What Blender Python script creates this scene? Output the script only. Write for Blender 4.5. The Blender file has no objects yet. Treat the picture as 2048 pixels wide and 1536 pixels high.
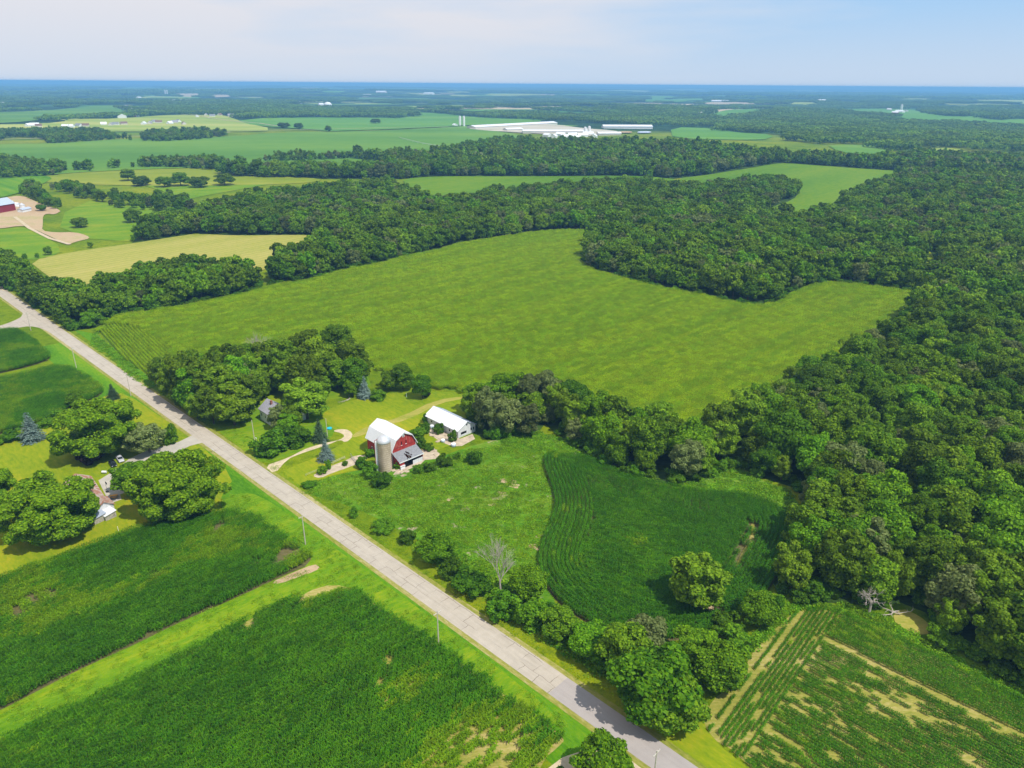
import bpy, math, random
import numpy as np
from mathutils import Matrix, Vector, geometry

random.seed(7)
rng = np.random.default_rng(7)
SC = bpy.context.scene
R = math.radians

# ------------------------------------------------------------------ camera, sky, sun, exposure
CAM_H, FPX, HZ = 120.0, 1450.0, 600.0
ROLL = math.atan2(15, 2048)
PITCH = math.atan(HZ / FPX)
cam_data = bpy.data.cameras.new('camera')
cam_data.sensor_width = 36.0
cam_data.lens = 36.0 * FPX / 2048.0
cam_data.clip_start = 1.0
cam_data.clip_end = 200000.0
cam = bpy.data.objects.new('camera', cam_data)
SC.collection.objects.link(cam)
cam.matrix_world = Matrix.Translation((0, 0, CAM_H)) @ Matrix.Rotation(math.pi / 2 - PITCH, 4, 'X') @ Matrix.Rotation(ROLL, 4, 'Z')
SC.camera = cam

SUN_EL = R(58)
SUN_DIR = Vector((0.80 * math.cos(SUN_EL), -0.60 * math.cos(SUN_EL), math.sin(SUN_EL)))
world = bpy.data.worlds.new("World")
SC.world = world
world.use_nodes = True
wn, wl = world.node_tree.nodes, world.node_tree.links
wn.clear()
sky = wn.new('ShaderNodeTexSky'); sky.sky_type = 'NISHITA'; sky.sun_disc = False
sky.sun_elevation = SUN_EL
sky.sun_rotation = math.atan2(SUN_DIR.x, SUN_DIR.y)
sky.altitude = 200; sky.air_density = 1.0; sky.dust_density = 0.6; sky.ozone_density = 3.0
bg = wn.new('ShaderNodeBackground'); bg.inputs['Strength'].default_value = 0.12
wo = wn.new('ShaderNodeOutputWorld')
# thin high cloud in the sky, by direction
tc = wn.new('ShaderNodeTexCoord')
mp = wn.new('ShaderNodeMapping'); mp.inputs['Scale'].default_value = (1.3, 1.3, 9.0); mp.inputs['Rotation'].default_value = (0, R(8), R(20))
nz = wn.new('ShaderNodeTexNoise'); nz.inputs['Scale'].default_value = 1.6; nz.inputs['Detail'].default_value = 5; nz.inputs['Roughness'].default_value = 0.5
sep = wn.new('ShaderNodeSeparateXYZ')
dx = wn.new('ShaderNodeMath'); dx.operation = 'MULTIPLY_ADD'; dx.inputs[1].default_value = -0.50; dx.inputs[2].default_value = 0.08
ad = wn.new('ShaderNodeMath'); ad.operation = 'ADD'
cr = wn.new('ShaderNodeValToRGB'); cr.color_ramp.elements[0].position = 0.38; cr.color_ramp.elements[1].position = 0.72
cr.color_ramp.elements[0].color = (0.12, 0.12, 0.12, 1); cr.color_ramp.elements[1].color = (0.95, 0.95, 0.95, 1)
mxc = wn.new('ShaderNodeMix'); mxc.data_type = 'RGBA'
mxc.inputs[7].default_value = (6.0, 5.8, 6.0, 1)
wl.new(tc.outputs['Generated'], mp.inputs['Vector']); wl.new(mp.outputs[0], nz.inputs['Vector'])
wl.new(tc.outputs['Generated'], sep.inputs[0]); wl.new(sep.outputs['X'], dx.inputs[0])
wl.new(dx.outputs[0], ad.inputs[0]); wl.new(nz.outputs['Fac'], ad.inputs[1]); wl.new(ad.outputs[0], cr.inputs[0])
bl = wn.new('ShaderNodeMix'); bl.data_type = 'RGBA'; bl.inputs[0].default_value = 0.8; bl.inputs[7].default_value = (1.75, 4.1, 7.0, 1)
wl.new(sky.outputs[0], bl.inputs[6])
hzr = wn.new('ShaderNodeMapRange'); hzr.interpolation_type = 'SMOOTHSTEP'; hzr.inputs[1].default_value = -0.02; hzr.inputs[2].default_value = 0.13; hzr.inputs[3].default_value = 0.85; hzr.inputs[4].default_value = 0.0
wl.new(sep.outputs['Z'], hzr.inputs[0])
hm = wn.new('ShaderNodeMix'); hm.data_type = 'RGBA'; hm.inputs[7].default_value = (4.5, 5.2, 6.2, 1)
wl.new(cr.outputs[0], mxc.inputs[0]); wl.new(bl.outputs[2], mxc.inputs[6]); wl.new(hzr.outputs[0], hm.inputs[0]); wl.new(mxc.outputs[2], hm.inputs[6]); wl.new(hm.outputs[2], bg.inputs['Color'])
wl.new(bg.outputs[0], wo.inputs['Surface'])

sd = bpy.data.lights.new('sun', 'SUN'); sd.energy = 4.3; sd.angle = R(0.55); sd.color = (1.0, 0.955, 0.88)
sun = bpy.data.objects.new('sun', sd); SC.collection.objects.link(sun)
sun.rotation_euler = SUN_DIR.to_track_quat('Z', 'Y').to_euler()
SC.view_settings.view_transform = 'Standard'; SC.view_settings.look = 'None'
SC.view_settings.exposure = 0.2; SC.view_settings.gamma = 1
SC.view_settings.use_curve_mapping = False
cy = SC.cycles
cy.max_bounces = 5; cy.diffuse_bounces = 2; cy.glossy_bounces = 1; cy.transmission_bounces = 3; cy.transparent_max_bounces = 4
cy.volume_bounces = 0; cy.caustics_reflective = False; cy.caustics_refractive = False
cy.sample_clamp_indirect = 4.0

# ------------------------------------------------------------------ terrain and photo geometry
def sstep(a, b, x):
    t = np.clip((x - a) / (b - a), 0, 1); return t * t * (3 - 2 * t)

_w = np.random.default_rng(3)
_waves = []
for lam, amp, n in ((900, 3.0, 5), (2300, 6.0, 6), (7000, 15.0, 6), (15000, 20.0, 5)):
    for _ in range(n):
        a = _w.uniform(0, math.pi); _waves.append((math.cos(a) * 2 * math.pi / lam, math.sin(a) * 2 * math.pi / lam, _w.uniform(0, 6.28), amp / math.sqrt(n), lam))
def H(x, y):
    x = np.asarray(x, float); y = np.asarray(y, float)
    r = np.hypot(x, y)
    z = np.zeros_like(r)
    for kx, ky, ph, amp, lam in _waves:
        start = {900: 650, 2300: 1300, 7000: 4000, 15000: 9000}[lam]
        z = z + amp * np.sin(kx * x + ky * y + ph) * sstep(start, start * 2.2, r)
    # wooded ridge behind the middle farm
    z = z + 20 * np.exp(-(((x - 330) / 420) ** 2 + ((y - 1420) / 260) ** 2)) * sstep(700, 1200, r)
    return z * 0.9
def H1(x, y): return float(H(x, y))

def ray(px, py):
    x = px - 1024; y = 768 - py
    c, s = math.cos(ROLL), math.sin(ROLL)
    x, y = x * c - y * s, y * c + x * s
    return np.array([x, FPX * math.cos(PITCH) + y * math.sin(PITCH), -FPX * math.sin(PITCH) + y * math.cos(PITCH)]) / FPX
def G(px, py, z=0.0):
    """ground point (plus z metres) met by the sight line through a photo point"""
    d = ray(px, py)
    if d[2] > -0.0015: d[2] = -0.0015
    t = (CAM_H - z) / -d[2]
    if math.hypot(d[0] * t, d[1] * t) < 620: return (d[0] * t, d[1] * t)
    ts = np.concatenate([np.linspace(500, 3000, 1500), np.geomspace(3000, 60000, 1500)])
    zz = CAM_H + d[2] * ts - H(d[0] * ts, d[1] * ts) - z
    k = np.argmax(zz < 0)
    if zz[k] >= 0: k = len(ts) - 1
    if k > 0:
        f = zz[k - 1] / (zz[k - 1] - zz[k] + 1e-9); t = ts[k - 1] + (ts[k] - ts[k - 1]) * min(1, max(0, f))
    else: t = ts[0]
    return (d[0] * t, d[1] * t)
def GP(pts): return np.array([G(*p) for p in pts])
def PX(X, Y, Z):
    X = np.asarray(X, float); Y = np.asarray(Y, float); Z = np.asarray(Z, float)
    fx = Y * math.cos(PITCH) - (Z - CAM_H) * math.sin(PITCH); uy = Y * math.sin(PITCH) + (Z - CAM_H) * math.cos(PITCH)
    fx = np.where(fx < 1, 1, fx)
    x = FPX * X / fx; y = FPX * uy / fx
    c, s = math.cos(-ROLL), math.sin(-ROLL)
    return 1024 + x * c - y * s, 768 - (y * c + x * s)
def inview(X, Y, m=120):
    px, py = PX(X, Y, np.zeros_like(X)); return (px > -m) & (px < 2048 + m) & (py < 1536 + m * 1.3)
def chaikin(P, n=1):
    for _ in range(n):
        Q = np.roll(P, -1, 0); P = np.stack([P * .75 + Q * .25, P * .25 + Q * .75], 1).reshape(-1, 2)
    return P
def inpoly(X, Y, P):
    X = np.asarray(X, float); Y = np.asarray(Y, float)
    ins = np.zeros(X.shape, bool); n = len(P)
    for i in range(n):
        x0, y0 = P[i]; x1, y1 = P[(i + 1) % n]
        if y0 == y1: continue
        c = ((y0 > Y) != (y1 > Y)) & (X < (x1 - x0) * (Y - y0) / (y1 - y0) + x0)
        ins ^= c
    return ins
def dpoly(X, Y, P):
    d = np.full(np.shape(X), 1e9); n = len(P)
    for i in range(n):
        a = P[i]; b = P[(i + 1) % n]; ab = b - a; L = ab @ ab + 1e-9
        t = np.clip(((X - a[0]) * ab[0] + (Y - a[1]) * ab[1]) / L, 0, 1)
        d = np.minimum(d, np.hypot(X - a[0] - t * ab[0], Y - a[1] - t * ab[1]))
    return d
_lat = np.random.default_rng(11).random((256, 256))
def vnoise(X, Y, s):
    X = np.asarray(X) / s; Y = np.asarray(Y) / s
    i = np.floor(X).astype(int); j = np.floor(Y).astype(int); u = X - i; v = Y - j
    u = u * u * (3 - 2 * u); v = v * v * (3 - 2 * v)
    g = lambda a, b: _lat[a % 256, b % 256]
    return (g(i, j) * (1 - u) + g(i + 1, j) * u) * (1 - v) + (g(i, j + 1) * (1 - u) + g(i + 1, j + 1) * u) * v

# ------------------------------------------------------------------ tagging and mesh helpers
def tag(o, label=None, cat=None, group=None, kind=None):
    if label: o['label'] = label
    if cat: o['category'] = cat
    if group: o['group'] = group
    if kind: o['kind'] = kind
    return o
def empty(name, loc, rz=0, label=None, cat=None, group=None):
    o = bpy.data.objects.new(name, None); SC.collection.objects.link(o)
    o.empty_display_size = 0.5
    o.location = loc; o.rotation_euler = (0, 0, rz); return tag(o, label, cat, group)
def link(name, me, parent=None, **kw):
    o = bpy.data.objects.new(name, me); SC.collection.objects.link(o)
    if parent is not None: o.parent = parent
    return tag(o, **kw)
def npmesh(name, V, F, mat, matidx=None, smooth=False):
    """V (n,3), F (m,k) with one k"""
    me = bpy.data.meshes.new(name); V = np.asarray(V, np.float32); F = np.asarray(F, np.int32); k = F.shape[1]
    me.vertices.add(len(V)); me.vertices.foreach_set('co', V.ravel())
    me.loops.add(F.size); me.loops.foreach_set('vertex_index', F.ravel())
    me.polygons.add(len(F)); me.polygons.foreach_set('loop_start', np.arange(0, F.size, k, dtype=np.int32))
    try: me.polygons.foreach_set('loop_total', np.full(len(F), k, np.int32))
    except Exception: pass
    if smooth: me.polygons.foreach_set('use_smooth', np.ones(len(F), bool))
    for m in (mat if isinstance(mat, (list, tuple)) else [mat]): me.materials.append(m)
    if matidx is not None: me.polygons.foreach_set('material_index', np.asarray(matidx, np.int32))
    me.update(calc_edges=True); me.validate(); return me
class MB:
    def __init__(s): s.v = []; s.f = []
    def add(s, V, F):
        b = len(s.v); s.v += [tuple(p) for p in V]; s.f += [tuple(b + i for i in f) for f in F]; return s
    def box(s, x0, y0, z0, x1, y1, z1):
        V = [(x, y, z) for z in (z0, z1) for y in (y0, y1) for x in (x0, x1)]
        return s.add(V, [(0, 2, 3, 1), (4, 5, 7, 6), (0, 1, 5, 4), (2, 6, 7, 3), (0, 4, 6, 2), (1, 3, 7, 5)])
    def tube(s, a, b, r0, r1, n=8, cap=True):
        a = Vector(a); b = Vector(b); d = (b - a).normalized(); u = d.orthogonal().normalized(); w = d.cross(u)
        V = [a + (u * math.cos(t) + w * math.sin(t)) * r0 for t in [2 * math.pi * i / n for i in range(n)]] + \
            [b + (u * math.cos(t) + w * math.sin(t)) * r1 for t in [2 * math.pi * i / n for i in range(n)]]
        F = [(i, (i + 1) % n, n + (i + 1) % n, n + i) for i in range(n)]
        if cap: F += [tuple(range(n))[::-1], tuple(range(n, 2 * n))]
        return s.add(V, F)
    def lathe(s, prof, n=24, c=(0, 0)):
        V = [(c[0] + r * math.cos(2 * math.pi * i / n), c[1] + r * math.sin(2 * math.pi * i / n), z) for r, z in prof for i in range(n)]
        F = [(k * n + i, k * n + (i + 1) % n, (k + 1) * n + (i + 1) % n, (k + 1) * n + i) for k in range(len(prof) - 1) for i in range(n)]
        F += [tuple(range(n))[::-1], tuple(range((len(prof) - 1) * n, len(prof) * n))]
        return s.add(V, F)
    def prism(s, poly, axis, a, b):
        """poly of (u,z) extruded along axis from a to b; axis 'x': u is y, axis 'y': u is x"""
        n = len(poly)
        P = (lambda t: [(t, u, z) for u, z in poly]) if axis == 'x' else (lambda t: [(u, t, z) for u, z in poly])
        return s.add(P(a) + P(b), [tuple(range(n))[::-1], tuple(range(n, 2 * n))] + [(i, (i + 1) % n, n + (i + 1) % n, n + i) for i in range(n)])
    def build(s, name, mat, parent=None, loc=None, smooth=False, **kw):
        me = bpy.data.meshes.new(name); me.from_pydata(s.v, [], s.f); me.materials.append(mat)
        if smooth: me.polygons.foreach_set('use_smooth', [True] * len(me.polygons))
        me.update()
        import bmesh
        bm = bmesh.new(); bm.from_mesh(me); bmesh.ops.recalc_face_normals(bm, faces=bm.faces); bm.to_mesh(me); bm.free()
        o = link(name, me, parent, **kw)
        if loc is not None: o.location = loc
        return o

# ------------------------------------------------------------------ materials
def newmat(name):
    m = bpy.data.materials.new(name); m.use_nodes = True
    n, l = m.node_tree.nodes, m.node_tree.links; n.clear()
    out = n.new('ShaderNodeOutputMaterial'); return m, n, l, out
def ramp(n, cols, pos=None):
    r = n.new('ShaderNodeValToRGB'); e = r.color_ramp.elements
    pos = pos or [i / (len(cols) - 1) for i in range(len(cols))]
    while len(e) < len(cols): e.new(0.5)
    for i, (c, p) in enumerate(zip(cols, pos)): e[i].position = p; e[i].color = (*c, 1)
    return r
def noise(n, l, vec, scale, detail=4, rough=0.55, stretch=None, rz=0):
    t = n.new('ShaderNodeTexNoise'); t.inputs['Scale'].default_value = scale; t.inputs['Detail'].default_value = detail; t.inputs['Roughness'].default_value = rough
    if stretch or rz:
        m1 = n.new('ShaderNodeMapping'); m1.inputs['Rotation'].default_value = (0, 0, -rz); l.new(vec, m1.inputs[0])
        m2 = n.new('ShaderNodeMapping'); m2.inputs['Scale'].default_value = stretch or (1, 1, 1); l.new(m1.outputs[0], m2.inputs[0]); vec = m2.outputs[0]
    l.new(vec, t.inputs['Vector']); return t
def mixc(n, l, f, a, b, mode='MIX'):
    m = n.new('ShaderNodeMix'); m.data_type = 'RGBA'; m.blend_type = mode
    for s, v in ((0, f), (6, a), (7, b)):
        if isinstance(v, (int, float)): m.inputs[s].default_value = v
        elif isinstance(v, tuple): m.inputs[s].default_value = (*v, 1)
        else: l.new(v, m.inputs[s])
    return m.outputs[2]
def worldpos(n): return n.new('ShaderNodeNewGeometry').outputs['Position']
def princ(n, l, out, col, rough=0.8, spec=0.2, metal=0, bump=None, bdist=0.1, bstr=0.5):
    p = n.new('ShaderNodeBsdfPrincipled')
    if isinstance(col, tuple): p.inputs['Base Color'].default_value = (*col, 1)
    else: l.new(col, p.inputs['Base Color'])
    p.inputs['Roughness'].default_value = rough; p.inputs['Specular IOR Level'].default_value = spec; p.inputs['Metallic'].default_value = metal
    if bump is not None:
        b = n.new('ShaderNodeBump'); b.inputs['Strength'].default_value = bstr; b.inputs['Distance'].default_value = bdist
        l.new(bump, b.inputs['Height']); l.new(b.outputs[0], p.inputs['Normal'])
    l.new(p.outputs[0], out.inputs['Surface']); return p
def simple(name, col, rough=0.6, spec=0.3, metal=0, var=0.15, scale=1.5, bump=0.02, stretch=None):
    m, n, l, out = newmat(name)
    t = noise(n, l, n.new('ShaderNodeTexCoord').outputs['Object'], scale, 5, 0.6, stretch)
    r = ramp(n, [tuple(c * (1 - var) for c in col), tuple(min(1, c * (1 + var)) for c in col)], [0.3, 0.7]); l.new(t.outputs['Fac'], r.inputs[0])
    princ(n, l, out, r.outputs[0], rough, spec, metal, t.outputs['Fac'], bump, 0.5); return m
def foliage(name, c0, c1, trans=0.3, hue=0.025, val=0.35, spec=0.07):
    m, n, l, out = newmat(name)
    geo = n.new('ShaderNodeNewGeometry'); oi = n.new('ShaderNodeObjectInfo')
    r = ramp(n, [c0, c1]); l.new(geo.outputs['Random Per Island'], r.inputs[0])
    hs = n.new('ShaderNodeHueSaturation')
    mr = n.new('ShaderNodeMapRange'); mr.inputs[3].default_value = 0.5 - hue * 0.3; mr.inputs[4].default_value = 0.5 + hue
    mv = n.new('ShaderNodeMapRange'); mv.inputs[3].default_value = 1 - val; mv.inputs[4].default_value = 1 + val
    fr = n.new('ShaderNodeMath'); fr.operation = 'MULTIPLY'; fr.inputs[1].default_value = 7.31
    f2 = n.new('ShaderNodeMath'); f2.operation = 'FRACT'
    l.new(oi.outputs['Random'], mr.inputs[0]); l.new(oi.outputs['Random'], fr.inputs[0]); l.new(fr.outputs[0], f2.inputs[0]); l.new(f2.outputs[0], mv.inputs[0])
    l.new(mr.outputs[0], hs.inputs['Hue']); l.new(mv.outputs[0], hs.inputs['Value']); l.new(r.outputs[0], hs.inputs['Color'])
    p = princ(n, l, out, hs.outputs[0], 0.55, spec)
    t = n.new('ShaderNodeBsdfTranslucent'); tcx = mixc(n, l, 1.0, hs.outputs[0], (1.25, 1.15, 0.5), 'MULTIPLY'); l.new(tcx, t.inputs[0])
    mx = n.new('ShaderNodeMixShader'); mx.inputs[0].default_value = trans
    l.new(p.outputs[0], mx.inputs[1]); l.new(t.outputs[0], mx.inputs[2]); l.new(mx.outputs[0], out.inputs['Surface']); return m

def field_mat(name, cols, pos=None, big=0.02, fine=1.2, rz=0, stretch=(0.15, 1, 1), rows=None, bdist=0.2, patch=None, finefac=0.5):
    """cover of a field: broad patches, streaks along the rows, fine grain"""
    m, n, l, out = newmat(name); P = worldpos(n)
    a = noise(n, l, P, big, 4, 0.5, stretch, rz); b = noise(n, l, P, fine, 4, 0.7, (0.35, 1, 1), rz)
    s = n.new('ShaderNodeMath'); s.operation = 'MULTIPLY_ADD'; s.inputs[1].default_value = finefac; l.new(b.outputs['Fac'], s.inputs[0])
    s2 = n.new('ShaderNodeMath'); s2.operation = 'MULTIPLY'; s2.inputs[1].default_value = 1 - finefac; l.new(a.outputs['Fac'], s2.inputs[0]); l.new(s2.outputs[0], s.inputs[2])
    r = ramp(n, cols, pos or [0.36 + 0.28 * i / (len(cols) - 1) for i in range(len(cols))]); l.new(s.outputs[0], r.inputs[0]); col = r.outputs[0]
    if rows:
        mp_ = n.new('ShaderNodeMapping'); mp_.inputs['Rotation'].default_value = (0, 0, -rz); l.new(P, mp_.inputs[0])
        w = n.new('ShaderNodeTexWave'); w.bands_direction = 'Y'; w.inputs['Scale'].default_value = rows[0]; w.inputs['Distortion'].default_value = 1.5; w.inputs['Detail'].default_value = 2
        l.new(mp_.outputs[0], w.inputs[0]); col = mixc(n, l, rows[1], col, w.outputs['Color'], 'MULTIPLY')
    if patch:
        q = noise(n, l, P, patch[1], 3, 0.6); qr = ramp(n, [(0, 0, 0), (1, 1, 1)], [patch[2], patch[2] + 0.06]); l.new(q.outputs['Fac'], qr.inputs[0])
        col = mixc(n, l, qr.outputs[0], col, patch[0])
    princ(n, l, out, col, 0.9, 0.1, 0, b.outputs['Fac'], bdist, 0.7); return m

M = {}
# ground: meadow grass near, a farm quilt of woods, pasture and crops beyond about 2 km
def ground_mat():
    m, n, l, out = newmat('meadow_ground'); P = worldpos(n)
    a = noise(n, l, P, 0.012, 5, 0.6); b = noise(n, l, P, 0.25, 5, 0.65); c = noise(n, l, P, 1.8, 4, 0.7)
    r1 = ramp(n, [(0.09, 0.165, 0.003), (0.15, 0.215, 0.004), (0.23, 0.255, 0.006)], [0.35, 0.5, 0.68]); l.new(a.outputs['Fac'], r1.inputs[0])
    r2 = ramp(n, [(0.50, 0.62, 0.5), (1, 1, 1), (1.25, 1.12, 1.1)], [0.3, 0.5, 0.72]); l.new(b.outputs['Fac'], r2.inputs[0])
    col = mixc(n, l, 1.0, r1.outputs[0], r2.outputs[0], 'MULTIPLY')
    r3 = ramp(n, [(0.7, 0.75, 0.7), (1.15, 1.1, 1)], [0.35, 0.65]); l.new(c.outputs['Fac'], r3.inputs[0])
    near = mixc(n, l, 1.0, col, r3.outputs[0], 'MULTIPLY')
    # farm quilt
    mp_ = n.new('ShaderNodeMapping'); mp_.inputs['Scale'].default_value = (1 / 900, 1 / 650, 0.0); mp_.inputs['Rotation'].default_value = (0, 0, 0.5); l.new(P, mp_.inputs[0])
    vo = n.new('ShaderNodeTexVoronoi'); vo.inputs['Scale'].default_value = 1.0; vo.distance = 'CHEBYCHEV'; l.new(mp_.outputs[0], vo.inputs['Vector'])
    sx = n.new('ShaderNodeSeparateColor'); l.new(vo.outputs['Color'], sx.inputs[0])
    q = ramp(n, [(0.05, 0.13, 0.02), (0.08, 0.20, 0.03), (0.14, 0.26, 0.04), (0.30, 0.34, 0.08), (0.50, 0.40, 0.24)], [0, 0.3, 0.55, 0.76, 0.90]); q.color_ramp.interpolation = 'CONSTANT'
    l.new(sx.outputs[0], q.inputs[0])
    wn_ = noise(n, l, P, 1 / 620, 6, 0.62); wr = ramp(n, [(1, 1, 1), (0, 0, 0)], [0.51, 0.53]); l.new(wn_.outputs['Fac'], wr.inputs[0])
    wf = noise(n, l, P, 1 / 30, 4, 0.6); wc = ramp(n, [(0.010, 0.030, 0.008), (0.032, 0.075, 0.016)], [0.35, 0.65]); l.new(wf.outputs['Fac'], wc.inputs[0])
    far = mixc(n, l, wr.outputs[0], q.outputs[0], wc.outputs[0])
    ln = n.new('ShaderNodeVectorMath'); ln.operation = 'LENGTH'; l.new(P, ln.inputs[0])
    mr = n.new('ShaderNodeMapRange'); mr.inputs[1].default_value = 2000; mr.inputs[2].default_value = 2300; l.new(ln.outputs['Value'], mr.inputs[0])
    princ(n, l, out, mixc(n, l, mr.outputs[0], near, far), 0.95, 0.05, 0, b.outputs['Fac'], 0.25, 0.6); return m
M['ground'] = ground_mat()
M['lawn'] = field_mat('mown_lawn', [(0.11, 0.19, 0.003), (0.20, 0.25, 0.004), (0.31, 0.285, 0.010)], big=0.06, fine=0.9, stretch=(0.35, 1, 1), rz=R(-45), bdist=0.05)
M['lawn_green'] = field_mat('green_lawn', [(0.075, 0.18, 0.003), (0.13, 0.235, 0.004), (0.23, 0.26, 0.008)], big=0.07, fine=0.9, stretch=(0.3, 1, 1), rz=R(25), bdist=0.05)
M['verge'] = field_mat('verge_grass', [(0.045, 0.15, 0.003), (0.09, 0.22, 0.004), (0.17, 0.26, 0.006)], big=0.10, fine=1.2, stretch=(0.12, 1, 1), rz=R(-45), bdist=0.12)
M['waterway'] = field_mat('waterway_grass', [(0.060, 0.165, 0.003), (0.12, 0.235, 0.004), (0.22, 0.28, 0.006)], big=0.16, fine=1.0, stretch=(0.06, 1, 1), rz=R(40), bdist=0.15)
M['dry'] = field_mat('dry_grass', [(0.20, 0.24, 0.02), (0.30, 0.28, 0.05), (0.40, 0.33, 0.09)], big=0.15, fine=1.4)
M['gravel'] = simple('gravel', (0.52, 0.42, 0.27), 0.95, 0.1, var=0.22, scale=0.6)
M['dirt'] = field_mat('bare_dirt', [(0.36, 0.24, 0.13), (0.46, 0.33, 0.20), (0.34, 0.30, 0.12)], big=0.05, fine=0.6)
M['soil'] = field_mat('crop_soil', [(0.055, 0.062, 0.016), (0.11, 0.10, 0.035), (0.16, 0.13, 0.055)], big=0.08, fine=1.5)
M['soil_tan'] = field_mat('pale_soil', [(0.11, 0.16, 0.012), (0.27, 0.25, 0.045), (0.43, 0.34, 0.13)], pos=[0.3, 0.5, 0.65], big=0.09, fine=1.5)
M['forest_floor'] = field_mat('forest_floor', [(0.018, 0.04, 0.006), (0.035, 0.07, 0.01), (0.06, 0.11, 0.01)], big=0.1, fine=0.8)  # dark greens put the shade under the trees into the floor colour
M['pad'] = simple('old_concrete_pad', (0.47, 0.38, 0.27), 0.9, 0.15, var=0.3, scale=0.5)
M['bark'] = simple('bark', (0.10, 0.08, 0.06), 0.9, 0.1, scale=6, var=0.35, bump=0.05)
M['deadwood'] = simple('bleached_deadwood', (0.40, 0.35, 0.29), 0.85, 0.1, scale=3, var=0.3)
M['white_paint'] = simple('white_paint', (0.74, 0.74, 0.72), 0.6, 0.3, scale=0.8, var=0.10)
M['wood_pole'] = simple('pole_wood', (0.50, 0.45, 0.36), 0.85, 0.1, scale=4, var=0.2)
M['glass'] = simple('dark_glass', (0.02, 0.025, 0.03), 0.12, 0.6)
M['dark'] = simple('dark_opening', (0.012, 0.011, 0.01), 0.9, 0.1)  # on openings and lean-to floor, near-black stands for interior shade
M['rubber'] = simple('rubber', (0.02, 0.02, 0.02), 0.8, 0.2)

LEAF = dict(
    oak=foliage('leaf_oak', (0.034, 0.092, 0.002), (0.190, 0.295, 0.009), hue=0.014),
    maple=foliage('leaf_maple', (0.042, 0.122, 0.002), (0.195, 0.350, 0.007), hue=0.014),
    locust=foliage('leaf_locust', (0.078, 0.155, 0.004), (0.235, 0.350, 0.014), hue=0.012),
    broad=foliage('leaf_broad', (0.060, 0.155, 0.003), (0.255, 0.410, 0.008), hue=0.004, val=0.06),
    willow=foliage('leaf_willow', (0.080, 0.115, 0.022), (0.220, 0.260, 0.080), hue=0.01),
    bush=foliage('leaf_bush', (0.036, 0.110, 0.003), (0.150, 0.290, 0.008), hue=0.014),
    spruce=foliage('needle_spruce', (0.070, 0.120, 0.085), (0.230, 0.310, 0.270), trans=0.08, hue=0.01, val=0.12),
    fir=foliage('needle_fir', (0.030, 0.062, 0.024), (0.075, 0.125, 0.055), trans=0.08, hue=0.01, val=0.12),
    purple=foliage('leaf_purple', (0.022, 0.012, 0.016), (0.075, 0.040, 0.045), hue=0.01, val=0.1),
    corn_dark=foliage('corn_leaf_dark', (0.020, 0.095, 0.002), (0.100, 0.250, 0.005), trans=0.35, hue=0.008, val=0.22),
    corn=foliage('corn_leaf', (0.030, 0.120, 0.002), (0.135, 0.310, 0.006), trans=0.35, hue=0.008, val=0.22),
    corn_light=foliage('corn_leaf_light', (0.080, 0.190, 0.002), (0.270, 0.400, 0.008), trans=0.35, hue=0.010, val=0.22),
    corn_pale=foliage('corn_leaf_pale', (0.150, 0.285, 0.001), (0.380, 0.490, 0.002), trans=0.35, hue=0.010, val=0.18),
    corn_deep=foliage('corn_leaf_deep', (0.115, 0.250, 0.001), (0.310, 0.440, 0.002), trans=0.35, hue=0.010, val=0.18),
    tassel=foliage('corn_tassel', (0.20, 0.26, 0.01), (0.32, 0.34, 0.03), trans=0.3, hue=0.005, val=0.1),
    weed=foliage('weed_leaf', (0.080, 0.220, 0.005), (0.260, 0.430, 0.014), trans=0.35, hue=0.02, val=0.30),
)

# ------------------------------------------------------------------ ground sheet
ang = np.concatenate([np.arange(-52, 52.01, 0.25), np.arange(57, 308 - 1, 5)]) * math.pi / 180
rad = np.concatenate([[12, 40, 80, 130], 180 * 1.026 ** np.arange(0, 232)]); rad = rad[rad < 66000]
AA, RR = np.meshgrid(ang, rad)
gx = RR * np.sin(AA); gy = RR * np.cos(AA); gz = H(gx, gy)
V = np.stack([gx, gy, gz], -1).reshape(-1, 3); na = len(ang); nr = len(rad)
I = np.arange(na * nr).reshape(nr, na); J = np.roll(I, -1, 1)
F = np.stack([I[:-1], J[:-1], J[1:], I[1:]], -1).reshape(-1, 4)[:, ::-1]
me = npmesh('ground', V, F, M['ground'], smooth=True)
tag(link('ground', me), 'wide green meadow and farmland ground reaching the horizon', None, None, 'structure')
# small disc under the camera closes the sheet
b = MB(); b.add([(12 * math.sin(a), 12 * math.cos(a), 0) for a in ang[::-1]], [tuple(range(na))]); tag(b.build('ground_centre', M['ground']), 'patch of meadow ground below the viewpoint', None, None, 'structure')
GZMIN = float(gz.min())

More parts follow.
